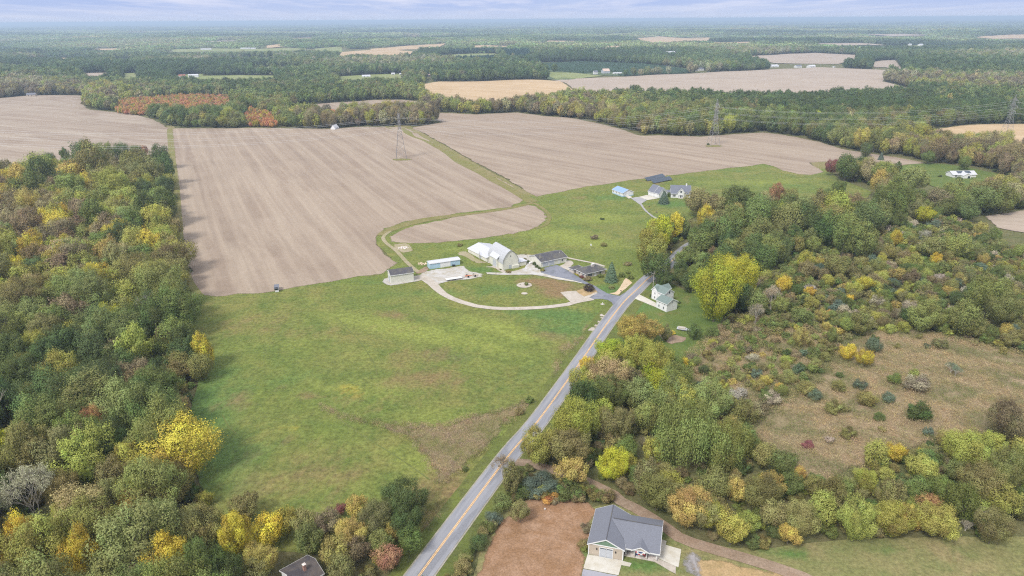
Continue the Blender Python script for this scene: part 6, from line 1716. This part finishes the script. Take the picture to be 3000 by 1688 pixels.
# the sun stands to the side given by this vector
sv = Vector((-math.cos(SUN_EL) * .60, -math.cos(SUN_EL) * .80, math.sin(SUN_EL)))
sun = bpy.data.lights.new('sun', 'SUN'); sun.energy = 2.8; sun.angle = R(14); sun.color = (1, .96, .90)
so = bpy.data.objects.new('sun', sun); COL.objects.link(so)
so.rotation_euler = (-sv).to_track_quat('-Z', 'Y').to_euler(); so.location = (0, 0, 400)

wd = bpy.data.worlds.new('World'); SC.world = wd; wd.use_nodes = True
nt = wd.node_tree
for n in list(nt.nodes): nt.nodes.remove(n)
out = nt.nodes.new('ShaderNodeOutputWorld'); bg = nt.nodes.new('ShaderNodeBackground'); nt.links.new(bg.outputs[0], out.inputs[0])
sky = nt.nodes.new('ShaderNodeTexSky'); sky.sky_type = 'NISHITA'; sky.sun_disc = False
sky.sun_elevation = SUN_EL; sky.sun_rotation = math.atan2(sv.x, sv.y); sky.air_density = 1.0; sky.dust_density = 2.0; sky.ozone_density = 1.0
tc = N(nt, 'TexCoord').outputs['Generated']
sx_ = N(nt, 'SeparateXYZ'); nt.links.new(tc, sx_.inputs[0])
# flat cloud layer: direction projected on a plane overhead
mz = N(nt, 'Math', operation='MAXIMUM'); nt.links.new(sx_.outputs[2], mz.inputs[0]); mz.inputs[1].default_value = .004
az = N(nt, 'Math', operation='ADD'); nt.links.new(mz.outputs[0], az.inputs[0]); az.inputs[1].default_value = .035
dv = N(nt, 'VectorMath', operation='DIVIDE'); nt.links.new(tc, dv.inputs[0])
cb = N(nt, 'CombineXYZ'); [nt.links.new(az.outputs[0], cb.inputs[i]) for i in range(3)]; nt.links.new(cb.outputs[0], dv.inputs[1])
cl = noise(nt, mapped(nt, dv.outputs[0], 0, (.62, .22, 0)), 1, 7, .6, .44, .68)
cl2 = noise(nt, mapped(nt, dv.outputs[0], 0, (.23, .16, 0)), 1, 4, .5, .35, .65)
grey = mixc(nt, cl2, (3.05, 3.9, 6.3), (3.6, 4.35, 6.4))
cloud = mixc(nt, cl, grey, (5.2, 5.5, 6.9))
hz = N(nt, 'MapRange'); hz.inputs[1].default_value = .0; hz.inputs[2].default_value = .02; hz.inputs[3].default_value = .0; hz.inputs[4].default_value = 1; nt.links.new(sx_.outputs[2], hz.inputs[0])
veil = mixc(nt, hz.outputs[0], (4.4, 4.95, 6.4), cloud)
# an overcast sky is brightest overhead
el = N(nt, 'MapRange'); el.inputs[1].default_value = .05; el.inputs[2].default_value = .75; el.inputs[3].default_value = 0; el.inputs[4].default_value = 1; nt.links.new(sx_.outputs[2], el.inputs[0])
veil = mixc(nt, el.outputs[0], veil, (9.0, 9.0, 9.5))
mixs = mixc(nt, .9, sky.outputs[0], veil)
nt.links.new(mixs, bg.inputs[0]); bg.inputs[1].default_value = .105

bm = bmesh.new(); bmesh.ops.create_cube(bm, size=1)
for v in bm.verts: v.co = Vector((v.co.x * 110000, v.co.y * 110000, (v.co.z + .5) * 190 - 65))
me = bpy.data.meshes.new('haze'); bm.to_mesh(me); bm.free()
hm = bpy.data.materials.new('haze'); hm.use_nodes = True; nt = hm.node_tree
for n in list(nt.nodes): nt.nodes.remove(n)
out = nt.nodes.new('ShaderNodeOutputMaterial'); pv = nt.nodes.new('ShaderNodeVolumePrincipled')
pv.inputs['Color'].default_value = (.64, .81, 1.0, 1); pv.inputs['Density'].default_value = HAZE; pv.inputs['Anisotropy'].default_value = .2
nt.links.new(pv.outputs[0], out.inputs['Volume'])
tag(link('haze', me, hm), kind='stuff')

SC.view_settings.view_transform = 'Standard'; SC.view_settings.look = 'None'; SC.view_settings.gamma = 1; SC.view_settings.exposure = EXPO
SC.render.engine = 'CYCLES'
cy = SC.cycles
cy.use_denoising = False
try: cy.denoiser = 'OPENIMAGEDENOISE'
except Exception: pass
cy.max_bounces = 6; cy.diffuse_bounces = 3; cy.glossy_bounces = 2; cy.transmission_bounces = 3; cy.volume_bounces = 0; cy.transparent_max_bounces = 8
cy.filter_width = 1.15
cy.use_adaptive_sampling = True; cy.adaptive_threshold = .01
